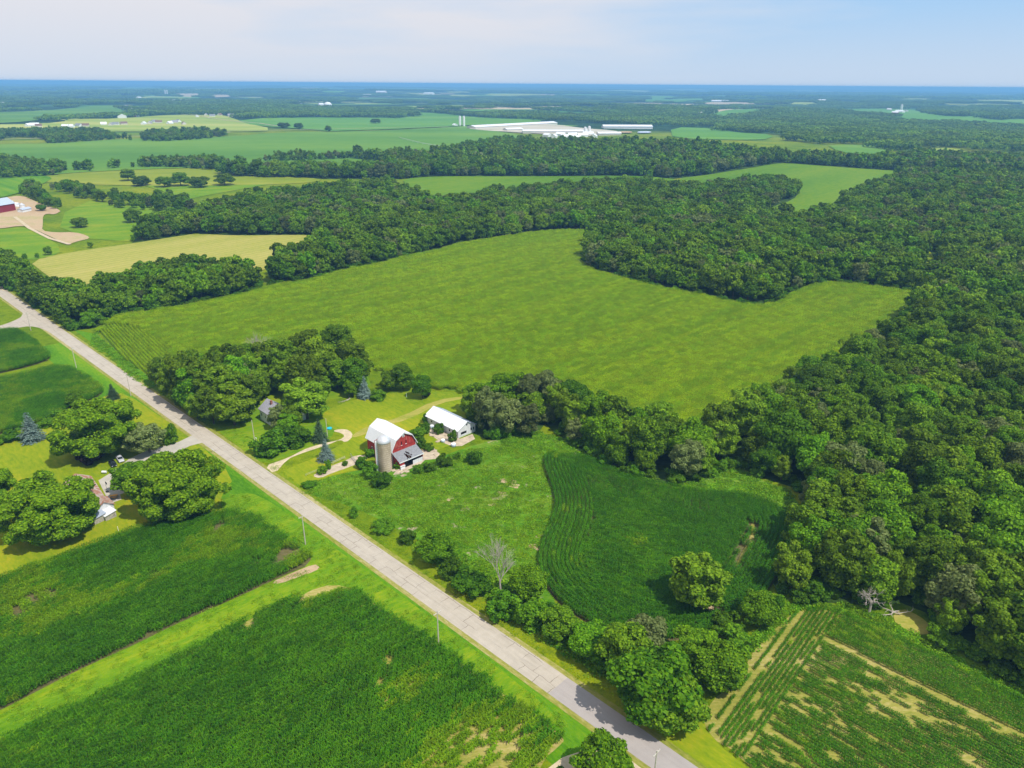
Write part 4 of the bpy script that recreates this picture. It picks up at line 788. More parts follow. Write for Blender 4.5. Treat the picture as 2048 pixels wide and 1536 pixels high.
# hand placed trees: photo base point, kind, variant, width m, height m, label
HP = [
 ((1386, 1205), 'locust', 0, 15.2, 14.5, 'round yellow-green tree standing alone in the curved corn field'),
 ((365, 1020), 'broad', 0, 29, 19, 'huge bright green tree between the driveway and the road'),
 ((285, 985), 'maple', 1, 13, 12, 'smaller tree joined to the left side of the huge driveway tree'),
 ((208, 905), 'broad', 1, 30, 19.5, 'huge spreading tree behind the parked cars'),
 ((300, 905), 'willow', 0, 13, 12, 'silvery tree at the right side of the tree behind the cars'),
 ((110, 1066), 'broad', 0, 29, 18, 'huge spreading tree beside the rusty-roofed shed, left edge'),
 ((-25, 1030), 'broad', 1, 20, 15, 'broad tree cut by the left edge of the photo'),
 ((675, 718), 'oak', 0, 14, 18, 'tall dark tree at the back of the farmhouse grove'),
 ((718, 765), 'locust', 1, 13, 16, 'tall yellow-green tree left of the grey spruce'),
 ((470, 850), 'locust', 2, 17, 15.5, 'wide feathery tree left of the farmhouse'),
 ((405, 812), 'locust', 0, 15, 14, 'feathery tree nearest the road in the farmhouse grove'),
 ((615, 838), 'locust', 1, 19, 16, 'wide feathery tree right of the farmhouse roof'),
 ((806, 778), 'oak', 1, 11, 11, 'dark round tree at the field edge beyond the barns'),
 ((845, 797), 'maple', 0, 7.5, 10, 'small slim tree beside the purple bush'),
 ((780, 778), 'oak', 2, 8, 8.5, 'low dark tree left of the field edge tree'),
 ((1305, 1415), 'maple', 2, 17, 15, 'large dark leafy tree overhanging the road'),
 ((1245, 1345), 'oak', 1, 13, 12, 'greyish green tree just up the road from the overhanging tree'),
 ((1345, 1440), 'oak', 2, 13, 11, 'dark tree at the lower end of the roadside thicket'),
 ((1425, 1368), 'maple', 0, 11.5, 9.5, 'dark fresh green tree between thicket and sparse corn'),
 ((1285, 1320), 'willow', 1, 11, 11, 'pale grey-green tree behind the overhanging tree'),
 ((1198, 1562), 'maple', 1, 9.5, 11, 'tree cut by the bottom edge beside the gravel entrance'),
 ((1130, 1590), 'bush', 0, 8, 3.5, 'low bush cut by the bottom edge'),
 ((1520, 1250), 'maple', 0, 9, 8, 'fresh green tree at the right end of the curved field'),
 ((1478, 1295), 'bush', 1, 9, 5, 'round bush left of the sparse corn rows'),
 ((1450, 1265), 'bush', 2, 7, 4.5, 'pale green bush below the lone tree'),
 ((1396, 1320), 'maple', 2, 10, 8.5, 'small tree behind the dark fresh green tree'),
 ((1180, 1315), 'maple', 1, 10, 8, 'leafy tree where the resurfaced road begins'),
 ((1120, 1275), 'oak', 0, 9, 7.5, 'dark tree in the middle of the roadside thicket'),
 ((1060, 1245), 'bush', 0, 10, 6, 'big bush right of the bare dead tree'),
 ((1050, 1195), 'maple', 0, 9, 8.5, 'dark green tree behind the bush right of the dead tree'),
 ((1000, 1225), 'bush', 1, 9, 5.5, 'bush at the foot of the bare dead tree'),
 ((945, 1185), 'bush', 2, 9, 5.5, 'bush left of the bare dead tree'),
 ((905, 1150), 'bush', 0, 7, 4.5, 'leafy bush between two roadside bushes'),
 ((870, 1120), 'maple', 1, 9, 9, 'small full tree at the upper end of the roadside thicket'),
 ((815, 1085), 'bush', 1, 5, 3.5, 'small bush above the roadside thicket'),
 ((763, 1062), 'bush', 2, 6, 3, 'pale green bush in the pasture near the road'),
 ((708, 1033), 'bush', 0, 3.2, 3, 'small dark bush near the road in the pasture'),
 ((950, 925), 'bush', 1, 5.5, 4.5, 'round bush standing alone in the pasture right of the barn'),
 ((889, 932), 'bush', 2, 5, 4, 'bush between the barn pad and the lone pasture bush'),
 ((916, 917), 'bush', 0, 2.6, 2.2, 'tiny bush beside the lone pasture bush'),
 ((860, 940), 'bush', 1, 5, 3, 'low bush below the barn lean-to'),
 ((838, 945), 'bush', 0, 4.5, 3, 'low bush in front of the lean-to'),
 ((765, 968), 'bush', 2, 6.2, 4.6, 'dense bush at the foot of the silo'),
 ((742, 952), 'bush', 0, 6, 4.5, 'dense bush left of the silo foot'),
 ((727, 935), 'bush', 1, 5, 4, 'bush left of the red barn wall'),
 ((745, 912), 'bush', 2, 4, 3.5, 'bush against the left wall of the red barn'),
 ((762, 925), 'bush', 0, 3, 3, 'small bush between silo and barn wall'),
 ((795, 938), 'bush', 1, 2.6, 2.4, 'small bush right of the silo'),
 ((838, 872), 'bush', 2, 6, 4.2, 'bush cluster between red barn and white shed'),
 ((850, 865), 'bush', 0, 5, 4.2, 'bush at the near left corner of the white shed'),
 ((853, 845), 'bush', 1, 3.6, 3.6, 'bush at the far left end of the white shed'),
 ((875, 866), 'bush', 2, 3.6, 4.0, 'bush against the middle of the white shed'),
 ((906, 882), 'bush', 0, 3.6, 4.2, 'bush at the right front corner of the white shed'),
 ((838, 892), 'bush', 1, 5, 3.4, 'bush behind the lean-to corner'),
 ((855, 900), 'bush', 2, 3.5, 2.5, 'low bush beside the broken pad'),
 ((545, 905), 'bush', 0, 13, 8, 'big dark bush mass beside the gravel driveway'),
 ((590, 890), 'bush', 1, 11, 6.5, 'right half of the bush mass beside the gravel driveway'),
 ((556, 857), 'willow', 2, 7.5, 9.5, 'pale thin-leaved tree against the front of the farmhouse'),
 ((585, 858), 'locust', 0, 9, 10, 'leaning yellow-green tree between the house and its wing'),
 ((575, 868), 'maple', 2, 8, 7.5, 'fresh green tree in front of the farmhouse'),
 ((690, 930), 'bush', 2, 1.8, 1.8, 'tiny bush beside the pipe gate'),
 ((657, 938), 'bush', 0, 2.6, 3.4, 'light green shrub below the blue spruce'),
 ((643, 945), 'bush', 1, 4, 2.2, 'low shrub left of the gravel strip'),
 ((622, 972), 'bush', 2, 4.5, 1.8, 'low weedy shrub near the road below the gravel strip'),
 ((343, 885), 'bush', 0, 6.5, 6.5, 'round dark clipped bush beside the driveway mouth'),
 ((125, 838), 'bush', 1, 8, 4, 'dark hedge bush right of the blue spruce'),
 ((95, 850), 'bush', 2, 6, 3.2, 'low hedge bush touching the blue spruce'),
 ((25, 880), 'bush', 0, 8, 3.6, 'hedge bush left of the blue spruce'),
 ((-8, 888), 'bush', 1, 7, 3.6, 'hedge bush cut by the left edge'),
 ((150, 812), 'maple', 2, 7, 6, 'small dark tree at the corn edge above the hedge'),
 ((757, 800), 'bush', 1, 6.5, 4.2, 'round fresh green bush right of the grey spruce'),
 ((185, 925), 'purple', 0, 7, 5.5, 'dark purple-leaved tree beside the parked cars'),
 ((853, 793), 'purple', 0, 3.2, 2.8, 'small purple bush at the back of the barnyard'),
 ((66, 880), 'spruce', 0, 8.4, 11, 'blue spruce on the left lawn'),
 ((653, 920), 'spruce', 0, 5.8, 8.2, 'blue spruce beside the gravel driveway'),
 ((730, 795), 'spruce', 0, 6.0, 9.5, 'grey spruce in front of the grove at the back of the yard'),
 ((640, 882), 'fir', 0, 5.6, 9.0, 'dark spruce behind the blue spruce and pole'),
 ((227, 797), 'fir', 0, 5.0, 6.5, 'small dark spruce above the huge tree behind the cars'),
 ((0, 975), 'fir', 0, 7.0, 9.0, 'dark spruce cut by the left edge of the photo'),
 ((1615, 1190), 'bush', 1, 9, 5, 'round bush at the wood edge left of the broken oak'),
 ((1745, 1195), 'oak', 1, 13, 11, 'half-dead oak with bare lower branches at the wood edge'),
 ((1880, 1285), 'bush', 2, 7, 4, 'bush at the wood edge beside the dry glade'),
 ((1540, 1218), 'bush', 0, 7, 4, 'bush between curved field and sparse field'),
 ((267, 445), 'oak', 2, 14, 13, 'round dark tree alone in the far left pasture'),
 ((163, 455), 'oak', 0, 14, 9, 'low round tree beside the cattle yard'),
 ((82, 422), 'maple', 1, 9, 7, 'small round tree behind the far red barn'),
 ((292, 445), 'willow', 1, 6, 4, 'small bush right of the pasture tree'),
 ((257, 362), 'oak', 1, 22, 15, 'broad oak on the pasture rise, left of its pair'),
 ((285, 371), 'oak', 2, 20, 12, 'lower oak on the pasture rise, right of its pair'),
 ((330, 374), 'oak', 0, 20, 13, 'round oak in the middle of the pasture'),
 ((362, 372), 'oak', 1, 24, 16, 'tallest oak in the middle of the pasture'),
 ((402, 375), 'oak', 2, 20, 14, 'oak at the right of the pasture row'),
 ((450, 371), 'oak', 0, 24, 15, 'oak where the pasture meets the central woods'),
 ((751, 248), 'oak', 1, 40, 17, 'dark tree alone in the far green field'),
 ((657, 264), 'oak', 0, 17, 16, 'tall tree at the end of the far track'),
 ((566, 256), 'oak', 2, 30, 15, 'left tree of the far pair beside the track'),
 ((598, 258), 'oak', 1, 30, 15, 'right tree of the far pair beside the track'),
]
LMK = [('the red barn', (790, 890)), ('the lone tree', (1395, 1150)), ('the bare dead tree', (1000, 1130)), ('the white shed', (905, 845)), ('the broken oak', (1745, 1190)), ('the hay field', (330, 500)), ('the crest field', (1650, 380)), ('the central field tip', (1820, 600)), ('the central field notch', (1550, 610)), ('the lower right corner', (2000, 1400)), ('the right photo edge', (2040, 800)), ('the farmhouse', (556, 825)), ('the side road junction', (60, 640)), ('the right glade', (1860, 530)), ('the curved corn field', (1500, 960))]
def where(px, py):
    nm, (lx, ly) = min(LMK, key=lambda L_: math.hypot(L_[1][0] - px, (L_[1][1] - py) * 1.2)); dx_, dy_ = px - lx, py - ly; d = math.hypot(dx_, dy_)
    near_ = 'just ' if d < 90 else ('' if d < 220 else 'well ')
    if abs(dx_) > abs(dy_) * 1.8: w = 'right of' if dx_ > 0 else 'left of'
    elif abs(dy_) > abs(dx_) * 1.8: w = 'beyond' if dy_ < 0 else 'in front of'
    else: w = ('beyond and ' if dy_ < 0 else 'before and ') + ('right of' if dx_ > 0 else 'left of')
    return near_ + w + ' ' + nm
hx_ = []
for (px, py), kind, var, wd, ht_, lb in HP:
    x, y = G(px, py); hx_.append((x, y, wd / 2)); cm, tm, Rx, h = PROTO[kind][var % len(PROTO[kind])]
    nmk = dict(bush='bush', spruce='spruce_tree', fir='spruce_tree').get(kind, 'broadleaf_tree'); isb = kind == 'bush' or 'bush' in lb
    make_tree(kind, var, x, y, 1, 'bush' if isb else nmk, lb, cat='bush' if isb else 'tree', sz=ht_ / h, sw=wd / (2 * Rx) * (1.06 if kind == 'broad' else 1.14))
HXY = np.array(hx_)
KSH = dict(oak='dark green', maple='fresh green', locust='yellow-green', willow='grey-green')
Z2 = dict(fencerow='in the tree row by the hay field', central='in the central woods', east='in the right-hand woods', yard='in the farmhouse grove', hay_hedge='in the hedge behind the hay field')
TREES.sort(key=lambda t: math.hypot(t[0], t[1]))
def clear(t):
    d = np.hypot(HXY[:, 0] - t[0], HXY[:, 1] - t[1]); return (d > HXY[:, 2] * (.42 if t[4] == 'yard' else .5)).all()
TREES = [t for t in TREES if clear(t)]
KS = ['oak', 'maple', 'locust', 'willow']
ind = [t for t in TREES if t[4] in Z2 and PX(t[0], t[1], 5)[0] > -30 and PX(t[0], t[1], 5)[0] < 2080][:228]; ids = set(id(t) for t in ind)
SZ = [(0.8, 'small '), (1.02, 'mid-sized '), (9, 'large ')]
for t in ind:
    px, py = PX(t[0], t[1], 8 * t[2]); kk = KS[t[3]]; szn = next(n_ for m_, n_ in SZ if t[2] < m_)
    make_tree(kk, random.randint(0, 2), t[0], t[1], t[2], 'broadleaf_tree', '%s%s %stree %s' % (szn, KSH[kk], 'edge ' if t[5] < 8 else '', where(float(px), float(py))), group='broadleaf trees ' + Z2[t[4]])
rest = [t for t in TREES if id(t) not in ids]
from collections import defaultdict
_by = defaultdict(list)
for o in SC.collection.objects:
    if o.type == 'EMPTY' and o.get('group', '').startswith('broadleaf trees'): _by[o['label']].append(o)
for lb, os_ in _by.items():
    if len(os_) < 2: continue
    os_.sort(key=lambda o: math.hypot(o.location.x, o.location.y))
    os_[0]['label'] = lb + ', nearest one'; os_[-1]['label'] = lb + ', farthest one'
    mid_ = sorted(os_[1:-1], key=lambda o: o.location.x)
    if mid_: mid_[0]['label'] = lb + ', middle one' if len(mid_) == 1 else lb + ', leftmost one'
    if len(mid_) > 1: mid_[-1]['label'] = lb + ', rightmost one'
def woods(name, key, L_, label):
    if not L_: return
    A_ = np.array([(t[0], t[1], t[2], t[3]) for t in L_]); n_ = len(A_); S = np.repeat(A_[:, 2:3], 3, 1); S[:, 2] *= rng.uniform(.85, 1.12, n_)
    scatter(name, key, np.stack([A_[:, 0], A_[:, 1], H(A_[:, 0], A_[:, 1]) - .1], 1), rng.uniform(0, 6.28, n_), S, (A_[:, 3] * 3 + rng.integers(0, 3, n_)).astype(int), label, 'woodland')
dist = lambda t: math.hypot(t[0], t[1])
WL = dict(central='dense green broadleaf woods behind the central field', east='dense mixed broadleaf woods along the right side', fencerow='further trees of the row by the hay field', yard='further trees of the farmhouse grove', band='long wooded ridge behind the clearings', belt_left='dark tree belt at the far left', belt_mid='tree belt in front of the broad far field', farm_hedge='trees beside the far left farm', savanna='loose oaks on the far left pasture', hay_hedge='hedge behind the hay field', far_left='dark wood beside the far housing estate', far_mid='dark oblong wood in the far field')
for zn in SPC:
    for key, lo, hi in (('tree_near', 0, 430), ('tree_mid', 430, 1100), ('tree_low', 1100, 9999)):
        q = [t for t in rest if t[4] == zn and lo <= dist(t) < hi]
        woods('woodland', key, q, WL[zn] + (', its nearer part' if key == 'tree_near' else ', its farther part' if key == 'tree_low' and zn in ('central', 'east') else ''))
# distant woods as packed crowns
xs = np.arange(-6500, 6500, 58.0); ys = np.arange(1500, 8200, 58.0); XX, YY = np.meshgrid(xs, ys); X = (XX + rng.uniform(-16, 16, XX.shape)).ravel(); Y = (YY + rng.uniform(-16, 16, XX.shape)).ravel()
k = inview(X, Y, 60); X, Y = X[k], Y[k]; rr = np.hypot(X, Y)
infar = np.zeros(len(X), bool)
for zn in ('far_band', 'far_centre', 'far_right', 'far_right_top'): infar |= inpoly(X, Y, WP[zn])
nzv = vnoise(X * .45, Y, 380) * .65 + vnoise(X, Y, 150) * .35
kf = (rr > 2700) & (nzv > .56 - .03 * (rr > 4500))
for nm, P, mt, z, lb in SH:
    if nm in ('field', 'yard'): kf &= ~inpoly(X, Y, P)
k = (infar | kf) & ~inpoly(X, Y, WP['band'])
X, Y = X[k], Y[k]; S = np.stack([rng.uniform(.9, 1.15, len(X))] * 3, 1)
scatter('far_woodland', 'woodlot', np.stack([X, Y, H(X, Y)], 1), rng.uniform(0, 6.28, len(X)), S, rng.integers(0, 4, len(X)), 'distant blue-green woods reaching towards the horizon', 'woodland')

xs = np.arange(-16000, 16000, 190.0); ys = np.arange(5500, 24000, 190.0); XX, YY = np.meshgrid(xs, ys); X = (XX + rng.uniform(-60, 60, XX.shape)).ravel(); Y = (YY + rng.uniform(-60, 60, XX.shape)).ravel(); rr = np.hypot(X, Y)
k = inview(X, Y, 60) & (rr > 8100) & (vnoise(X * .5, Y, 1300) * .6 + vnoise(X, Y, 520) * .4 > .50)
for nm, P, mt, z, lb in SH: k &= ~inpoly(X, Y, P) if nm == 'field' else k
X, Y = X[k], Y[k]; S = np.stack([rng.uniform(2.6, 3.4, len(X))] * 2 + [rng.uniform(1.4, 2.0, len(X))], 1)
scatter('horizon_woodland', 'woodlot', np.stack([X, Y, H(X, Y)], 1), rng.uniform(0, 6.28, len(X)), S, rng.integers(0, 4, len(X)), 'faint blue wooded land along the horizon', 'woodland')

# undergrowth and weeds
def fill(name, key, P, dens, s0, s1, label, nv=3, cond=None):
    x0, y0 = P.min(0); x1, y1 = P.max(0); n_ = int((x1 - x0) * (y1 - y0) * dens); X = rng.uniform(x0, x1, n_); Y = rng.uniform(y0, y1, n_); k = inpoly(X, Y, P) & inview(X, Y, 60); X, Y = X[k], Y[k]
    if cond is not None: k = cond(X, Y); X, Y = X[k], Y[k]
    s = rng.uniform(s0, s1, len(X)); S = np.stack([s, s, s * rng.uniform(.6, 1, len(X))], 1)
    scatter(name, key, np.stack([X, Y, H(X, Y)], 1), rng.uniform(0, 6.28, len(X)), S, rng.integers(0, nv, len(X)), label, 'undergrowth')
def weedm(seed, n_=70, rr=1.0, h=.55, ls=.30, mat=None):
    r_ = np.random.default_rng(seed); a = r_.uniform(0, 6.28, n_); q = np.sqrt(r_.random(n_)) * rr; C = np.stack([np.cos(a) * q, np.sin(a) * q, h * r_.uniform(.2, 1, n_) * (1 - .5 * q / rr)], 1)
    V, F = cards(C, unit(r_.normal(size=(n_, 3)) * .6 + [0, 0, .8]), ls, r_); return npmesh('weed_source', V, F, mat or LEAF['weed'])
source('weed', [weedm(i) for i in range(3)])
PAST = GP([(605, 985), (640, 960), (720, 945), (800, 960), (850, 930), (940, 900), (1030, 885), (1080, 875), (1085, 912), (1095, 960), (1112, 1005), (1085, 1080), (1070, 1140), (1050, 1180), (960, 1150), (880, 1080), (800, 1050), (700, 1010)])
fill('pasture_weeds', 'weed', PAST, 0.55, .5, 1.5, 'low leafy weeds covering the pasture beside the barn', cond=lambda X, Y: vnoise(X, Y, 7) * .6 + vnoise(X, Y, 2) * .4 > .40)
fill('edge_weeds', 'weed', GP([(1000, 880), (1085, 862), (1190, 905), (1240, 940), (1300, 962), (1480, 935), (1580, 985), (1622, 1035), (1598, 1075), (1540, 1008), (1400, 983), (1200, 925), (1130, 905), (1085, 912)]), 0.5, .6, 1.8, 'rank weeds between the curved corn field and the woods')
fill('edge_weeds', 'weed', GP([(1606, 1206), (1692, 1212), (1775, 1237), (1850, 1282), (1925, 1322), (2048, 1385), (2048, 1405), (1950, 1352), (1880, 1315), (1812, 1280), (1737, 1242), (1662, 1219), (1590, 1220), (1565, 1245), (1500, 1310), (1540, 1200), (1570, 1180)]), 0.8, .6, 1.8, 'rank green weeds between the sparse corn and the woods')
fill('verge_weeds', 'weed', GP([(190, 662), (215, 690), (262, 727), (310, 765), (300, 780), (255, 748), (215, 712), (180, 690)]), 0.6, .6, 1.6, 'weeds along the west tip of the central field')
fill('verge_weeds', 'weed', GP([(820, 1085), (900, 1140), (1000, 1215), (1100, 1285), (1200, 1345), (1290, 1400), (1380, 1350), (1480, 1330), (1480, 1290), (1350, 1300), (1250, 1290), (1150, 1250), (1060, 1190), (960, 1140), (880, 1080)]), 1.1, .8, 2.2, 'rank undergrowth beneath the roadside thicket')
fill('woodland_undergrowth', 'bush', GP([(820, 1080), (880, 1090), (960, 1150), (1060, 1200), (1110, 1230), (1160, 1262), (1230, 1290), (1350, 1300), (1460, 1270), (1500, 1265), (1440, 1340), (1340, 1390), (1290, 1400), (1200, 1335), (1100, 1270), (1000, 1205), (900, 1140)]), 0.055, .45, .95, 'bushy undergrowth of the roadside thicket')
def tuft(seed, mat):
    r_ = np.random.default_rng(seed); n_ = 26; C = np.stack([r_.normal(size=n_) * .45, r_.normal(size=n_) * .45, r_.uniform(.03, .28, n_)], 1)
    V, F = cards(C, unit(r_.normal(size=(n_, 3)) * .5 + [0, 0, .8]), .26, r_, .5); return npmesh('grass_source', V, F, mat)
LEAF['tuft'] = foliage('grass_blades', (0.110, 0.230, 0.004), (0.280, 0.410, 0.012), hue=.02, val=.3)
source('tuft', [tuft(i, LEAF['tuft']) for i in range(3)])
WW = GP([(-120, 1470), (0, 1418), (176, 1328), (352, 1245), (549, 1160), (636, 1135), (600, 1098), (500, 1035), (440, 1018), (440, 1000), (480, 985), (600, 1045), (700, 1118), (900, 1262), (1130, 1440), (1120, 1475), (900, 1305), (740, 1195), (686, 1167), (640, 1170), (461, 1262), (246, 1372), (0, 1486), (-120, 1540)])
nof = lambda X, Y: ~inpoly(X, Y, f1) & ~inpoly(X, Y, f2) & (np.abs((np.stack([X, Y], 1) - rc) @ rn) > RW + 1.2)
fill('verge_grass', 'tuft', WW, 1.0, .5, 1.3, 'rough long grass of the waterway and the near road verge', cond=lambda X, Y: nof(X, Y) & (vnoise(X, Y, 3) > .3))
fill('verge_grass', 'tuft', GP([(330, 805), (430, 862), (560, 950), (700, 1050), (900, 1190), (1100, 1325), (1240, 1425), (1300, 1400), (1100, 1275), (900, 1140), (700, 1015), (605, 975), (590, 960), (470, 850), (380, 815)]), 0.8, .4, 1.2, 'rough grass along the far road verge', cond=nof)
fill('pasture_grass', 'tuft', PAST, 1.1, .6, 1.8, 'tufted grass between the pasture weeds')
def ring(zn, d0, d1): return lambda X, Y: (dpoly(X, Y, WP[zn]) < d1) & (dpoly(X, Y, WP[zn]) > d0) & ~inpoly(X, Y, f7) & ~inpoly(X, Y, f5) & (np.hypot(X, Y) < 560)
for zn, lb in (('east', 'bushy edge of the right-hand woods'), ('fencerow', 'bushy foot of the tree row by the hay field'), ('central', 'bushy edge of the central woods')):
    P = WP[zn]; fill('woodland_undergrowth', 'bush', np.array([[max(P[:, 0].min(), -400), P[:, 1].min()], [min(P[:, 0].max(), 450), P[:, 1].min()], [min(P[:, 0].max(), 450), min(560, P[:, 1].max())], [max(P[:, 0].min(), -400), min(560, P[:, 1].max())]]), 0.08, .55, 1.2, lb, cond=lambda X, Y, zn=zn: inpoly(X, Y, WP[zn]) & ring(zn, -1, 5.5)(X, Y))
#@@PART3
# ------------------------------------------------------------------ buildings
ORD = ['first', 'second', 'third', 'fourth', 'fifth', 'sixth', 'seventh', 'eighth', 'ninth', 'tenth']
ECNT = {}
RZ = R(-135)          # local +y towards the lower right of the photo, local +x towards the lower left
def boards(name, c0, c1, worn, axis='X', pos=(0.52, 0.66), plank=2.2):
    m, n, l, out = newmat(name); tcd = n.new('ShaderNodeTexCoord').outputs['Object']
    w = noise(n, l, tcd, 1.0, 4, .7, (6, 6, .25)); r = ramp(n, [c0, c1], [.3, .7]); l.new(w.outputs['Fac'], r.inputs[0])
    q = noise(n, l, tcd, .9, 6, .7, (2.5, 2.5, .5)); qr = ramp(n, [(0, 0, 0), (.75, .75, .75)], list(pos)); l.new(q.outputs['Fac'], qr.inputs[0])
    wv = n.new('ShaderNodeTexWave'); wv.inputs['Scale'].default_value = plank; wv.wave_type = 'BANDS'; wv.bands_direction = 'DIAGONAL'; mp_ = n.new('ShaderNodeMapping'); mp_.inputs['Scale'].default_value = (1, 1, 0); l.new(tcd, mp_.inputs[0]); l.new(mp_.outputs[0], wv.inputs[0])
    princ(n, l, out, mixc(n, l, qr.outputs[0], r.outputs[0], worn), .85, .15, 0, wv.outputs['Fac'], .03, .4); return m
M['red_boards'] = boards('weathered_red_boards', (0.30, 0.022, 0.018), (0.44, 0.045, 0.035), (0.36, 0.20, 0.15))
M['white_boards'] = boards('weathered_white_boards', (0.55, 0.56, 0.56), (0.74, 0.74, 0.73), (0.40, 0.39, 0.36))
def metal_roof(name, col, rust=None, pos=(.6, .75), rib=3.0):
    m, n, l, out = newmat(name); tcd = n.new('ShaderNodeTexCoord').outputs['Object']
    q = noise(n, l, tcd, .6, 6, .65, (1, 1, 1)); qr = ramp(n, [(0, 0, 0), (.8, .8, .8)], list(pos)); l.new(q.outputs['Fac'], qr.inputs[0])
    wv = n.new('ShaderNodeTexWave'); wv.inputs['Scale'].default_value = rib; wv.bands_direction = 'Y'; l.new(tcd, wv.inputs[0])
    c1 = mixc(n, l, qr.outputs[0], col, rust or tuple(c * .75 for c in col)); wr_ = ramp(n, [(.86, .86, .86), (1, 1, 1)], [.05, .3]); l.new(wv.outputs['Fac'], wr_.inputs[0])
    princ(n, l, out, mixc(n, l, 1, c1, wr_.outputs[0], 'MULTIPLY'), .42, .4, 0, wv.outputs['Fac'], .03, .5); return m
M['white_roof'] = metal_roof('white_metal_roof', (0.80, 0.80, 0.80))
M['grey_roof'] = metal_roof('grey_metal_roof', (0.42, 0.47, 0.56), (0.34, 0.36, 0.40))
M['rust_roof'] = metal_roof('rusty_metal_roof', (0.52, 0.44, 0.38), (0.36, 0.11, 0.045), (.42, .54), 2.0)
M['shingle'] = simple('dark_shingles', (0.30, 0.29, 0.31), .9, .1, scale=3, var=.3)
M['shingle_grey'] = simple('grey_shingles', (0.23, 0.23, 0.235), .9, .1, scale=2.5, var=.25)
M['stone'] = simple('rubble_foundation', (0.38, 0.34, 0.28), .9, .1, scale=2, var=.4)
M['tank'] = simple('pale_blue_tank', (0.50, 0.56, 0.66), .5, .3, var=.1)
M['dome_metal'] = simple('galvanised_dome', (0.60, 0.60, 0.60), .4, .4, .3, var=.15, scale=1)
M['black_paint'] = simple('black_car_paint', (0.012, 0.015, 0.018), .2, .6); M['silver_paint'] = simple('silver_car_paint', (0.5, 0.5, 0.52), .3, .6)
M['steel'] = simple('grey_steel', (0.28, 0.28, 0.28), .5, .4, .5)
M['blue'] = simple('blue_plastic', (0.05, 0.32, 0.62), .4, .4); M['cyan'] = simple('turquoise_plastic', (0.02, 0.45, 0.55), .4, .4)
M['orange'] = simple('orange_plastic', (0.72, 0.34, 0.05), .5, .3); M['farred'] = boards('dark_red_boards', (0.20, 0.02, 0.03), (0.27, 0.03, 0.04), (0.24, 0.08, 0.07), pos=(.7, .8))
M['cream'] = simple('cream_siding', (0.62, 0.58, 0.50), .7, .2); M['brown_roof'] = simple('brown_roof', (0.20, 0.12, 0.09), .9, .1)

def roofprof(pts, t=.14):
    """closed profile from an outline running eave to eave"""
    up = [(x, z + t) for x, z in pts]; return up + [(x, z) for x, z in pts[::-1]]
# red barn
C0 = (-41.8, 225.1)
barn = empty('barn', (C0[0], C0[1], 0), RZ, 'red gambrel barn with bright white roof and broken grey lean-to', 'barn')
GAM = [(5.0, 6.1), (3.35, 9.1), (0, 11.0), (-3.35, 9.1), (-5.0, 6.1)]
wall = MB().prism([(5.0, -.3)] + GAM + [(-5.0, -.3)], 'y', -7.3, 7.3).build('wall', M['red_boards'], barn)
MB().prism(roofprof([(5.55, 5.35), (3.45, 9.2), (0, 11.12), (-3.45, 9.2), (-5.55, 5.35)]), 'y', -7.75, 7.75).build('roof', M['white_roof'], barn)
b = MB()
for (xa, za), (xb, zb) in zip([(5.5, 5.4), (3.45, 9.15), (0, 11.05), (-3.45, 9.15)], [(3.45, 9.15), (0, 11.05), (-3.45, 9.15), (-5.5, 5.4)]):
    for yy in (7.68, -7.8): b.add([(xa, yy, za - .22), (xb, yy, zb - .22), (xb, yy, zb + .03), (xa, yy, za + .03), (xa, yy + .12, za - .22), (xb, yy + .12, zb - .22), (xb, yy + .12, zb + .03), (xa, yy + .12, za + .03)], [(0, 1, 2, 3), (7, 6, 5, 4), (0, 4, 5, 1), (3, 2, 6, 7), (1, 5, 6, 2), (0, 3, 7, 4)])
b.build('rake_board', M['white_paint'], barn)
for x in (5.0, -5.0): MB().box(x - .12, 7.2, 0, x + .06, 7.36, 6.1).build('corner_board', M['white_paint'], barn)
w1 = MB().box(-.42, 7.3, 9.3, .42, 7.38, 10.3).build('window', M['white_paint'], barn); MB().box(-.24, 7.38, 9.45, .24, 7.40, 9.85).build('pane', M['glass'], w1)
for x in (.95, -.95): MB().box(x - .17, 7.3, 6.6, x + .17, 7.34, 7.9).build('window', M['dark'], barn)  # near-black boxes paint the dark inside two slit openings
for x in (-.95, .95):
    o = MB().box(x - .32, 7.3, 6.35, x + .32, 7.33, 6.55).build('sill', M['white_paint'], barn)
MB().box(-4.9, 7.3, 6.02, 4.9, 7.36, 6.16).build('band_board', simple('dark_red_band', (.22, .03, .03)), barn)
MB().box(5.0, -7.2, -.2, 5.1, 7.2, .9).build('foundation', M['stone'], barn)
for y in (-4.5, -.5, 3.2):
    f = MB().box(5.0, y - .4, 2.2, 5.07, y + .4, 3.1).build('window', M['white_paint'], barn); MB().box(5.07, y - .3, 2.3, 5.09, y + .3, 3.0).build('pane', M['glass'], f)
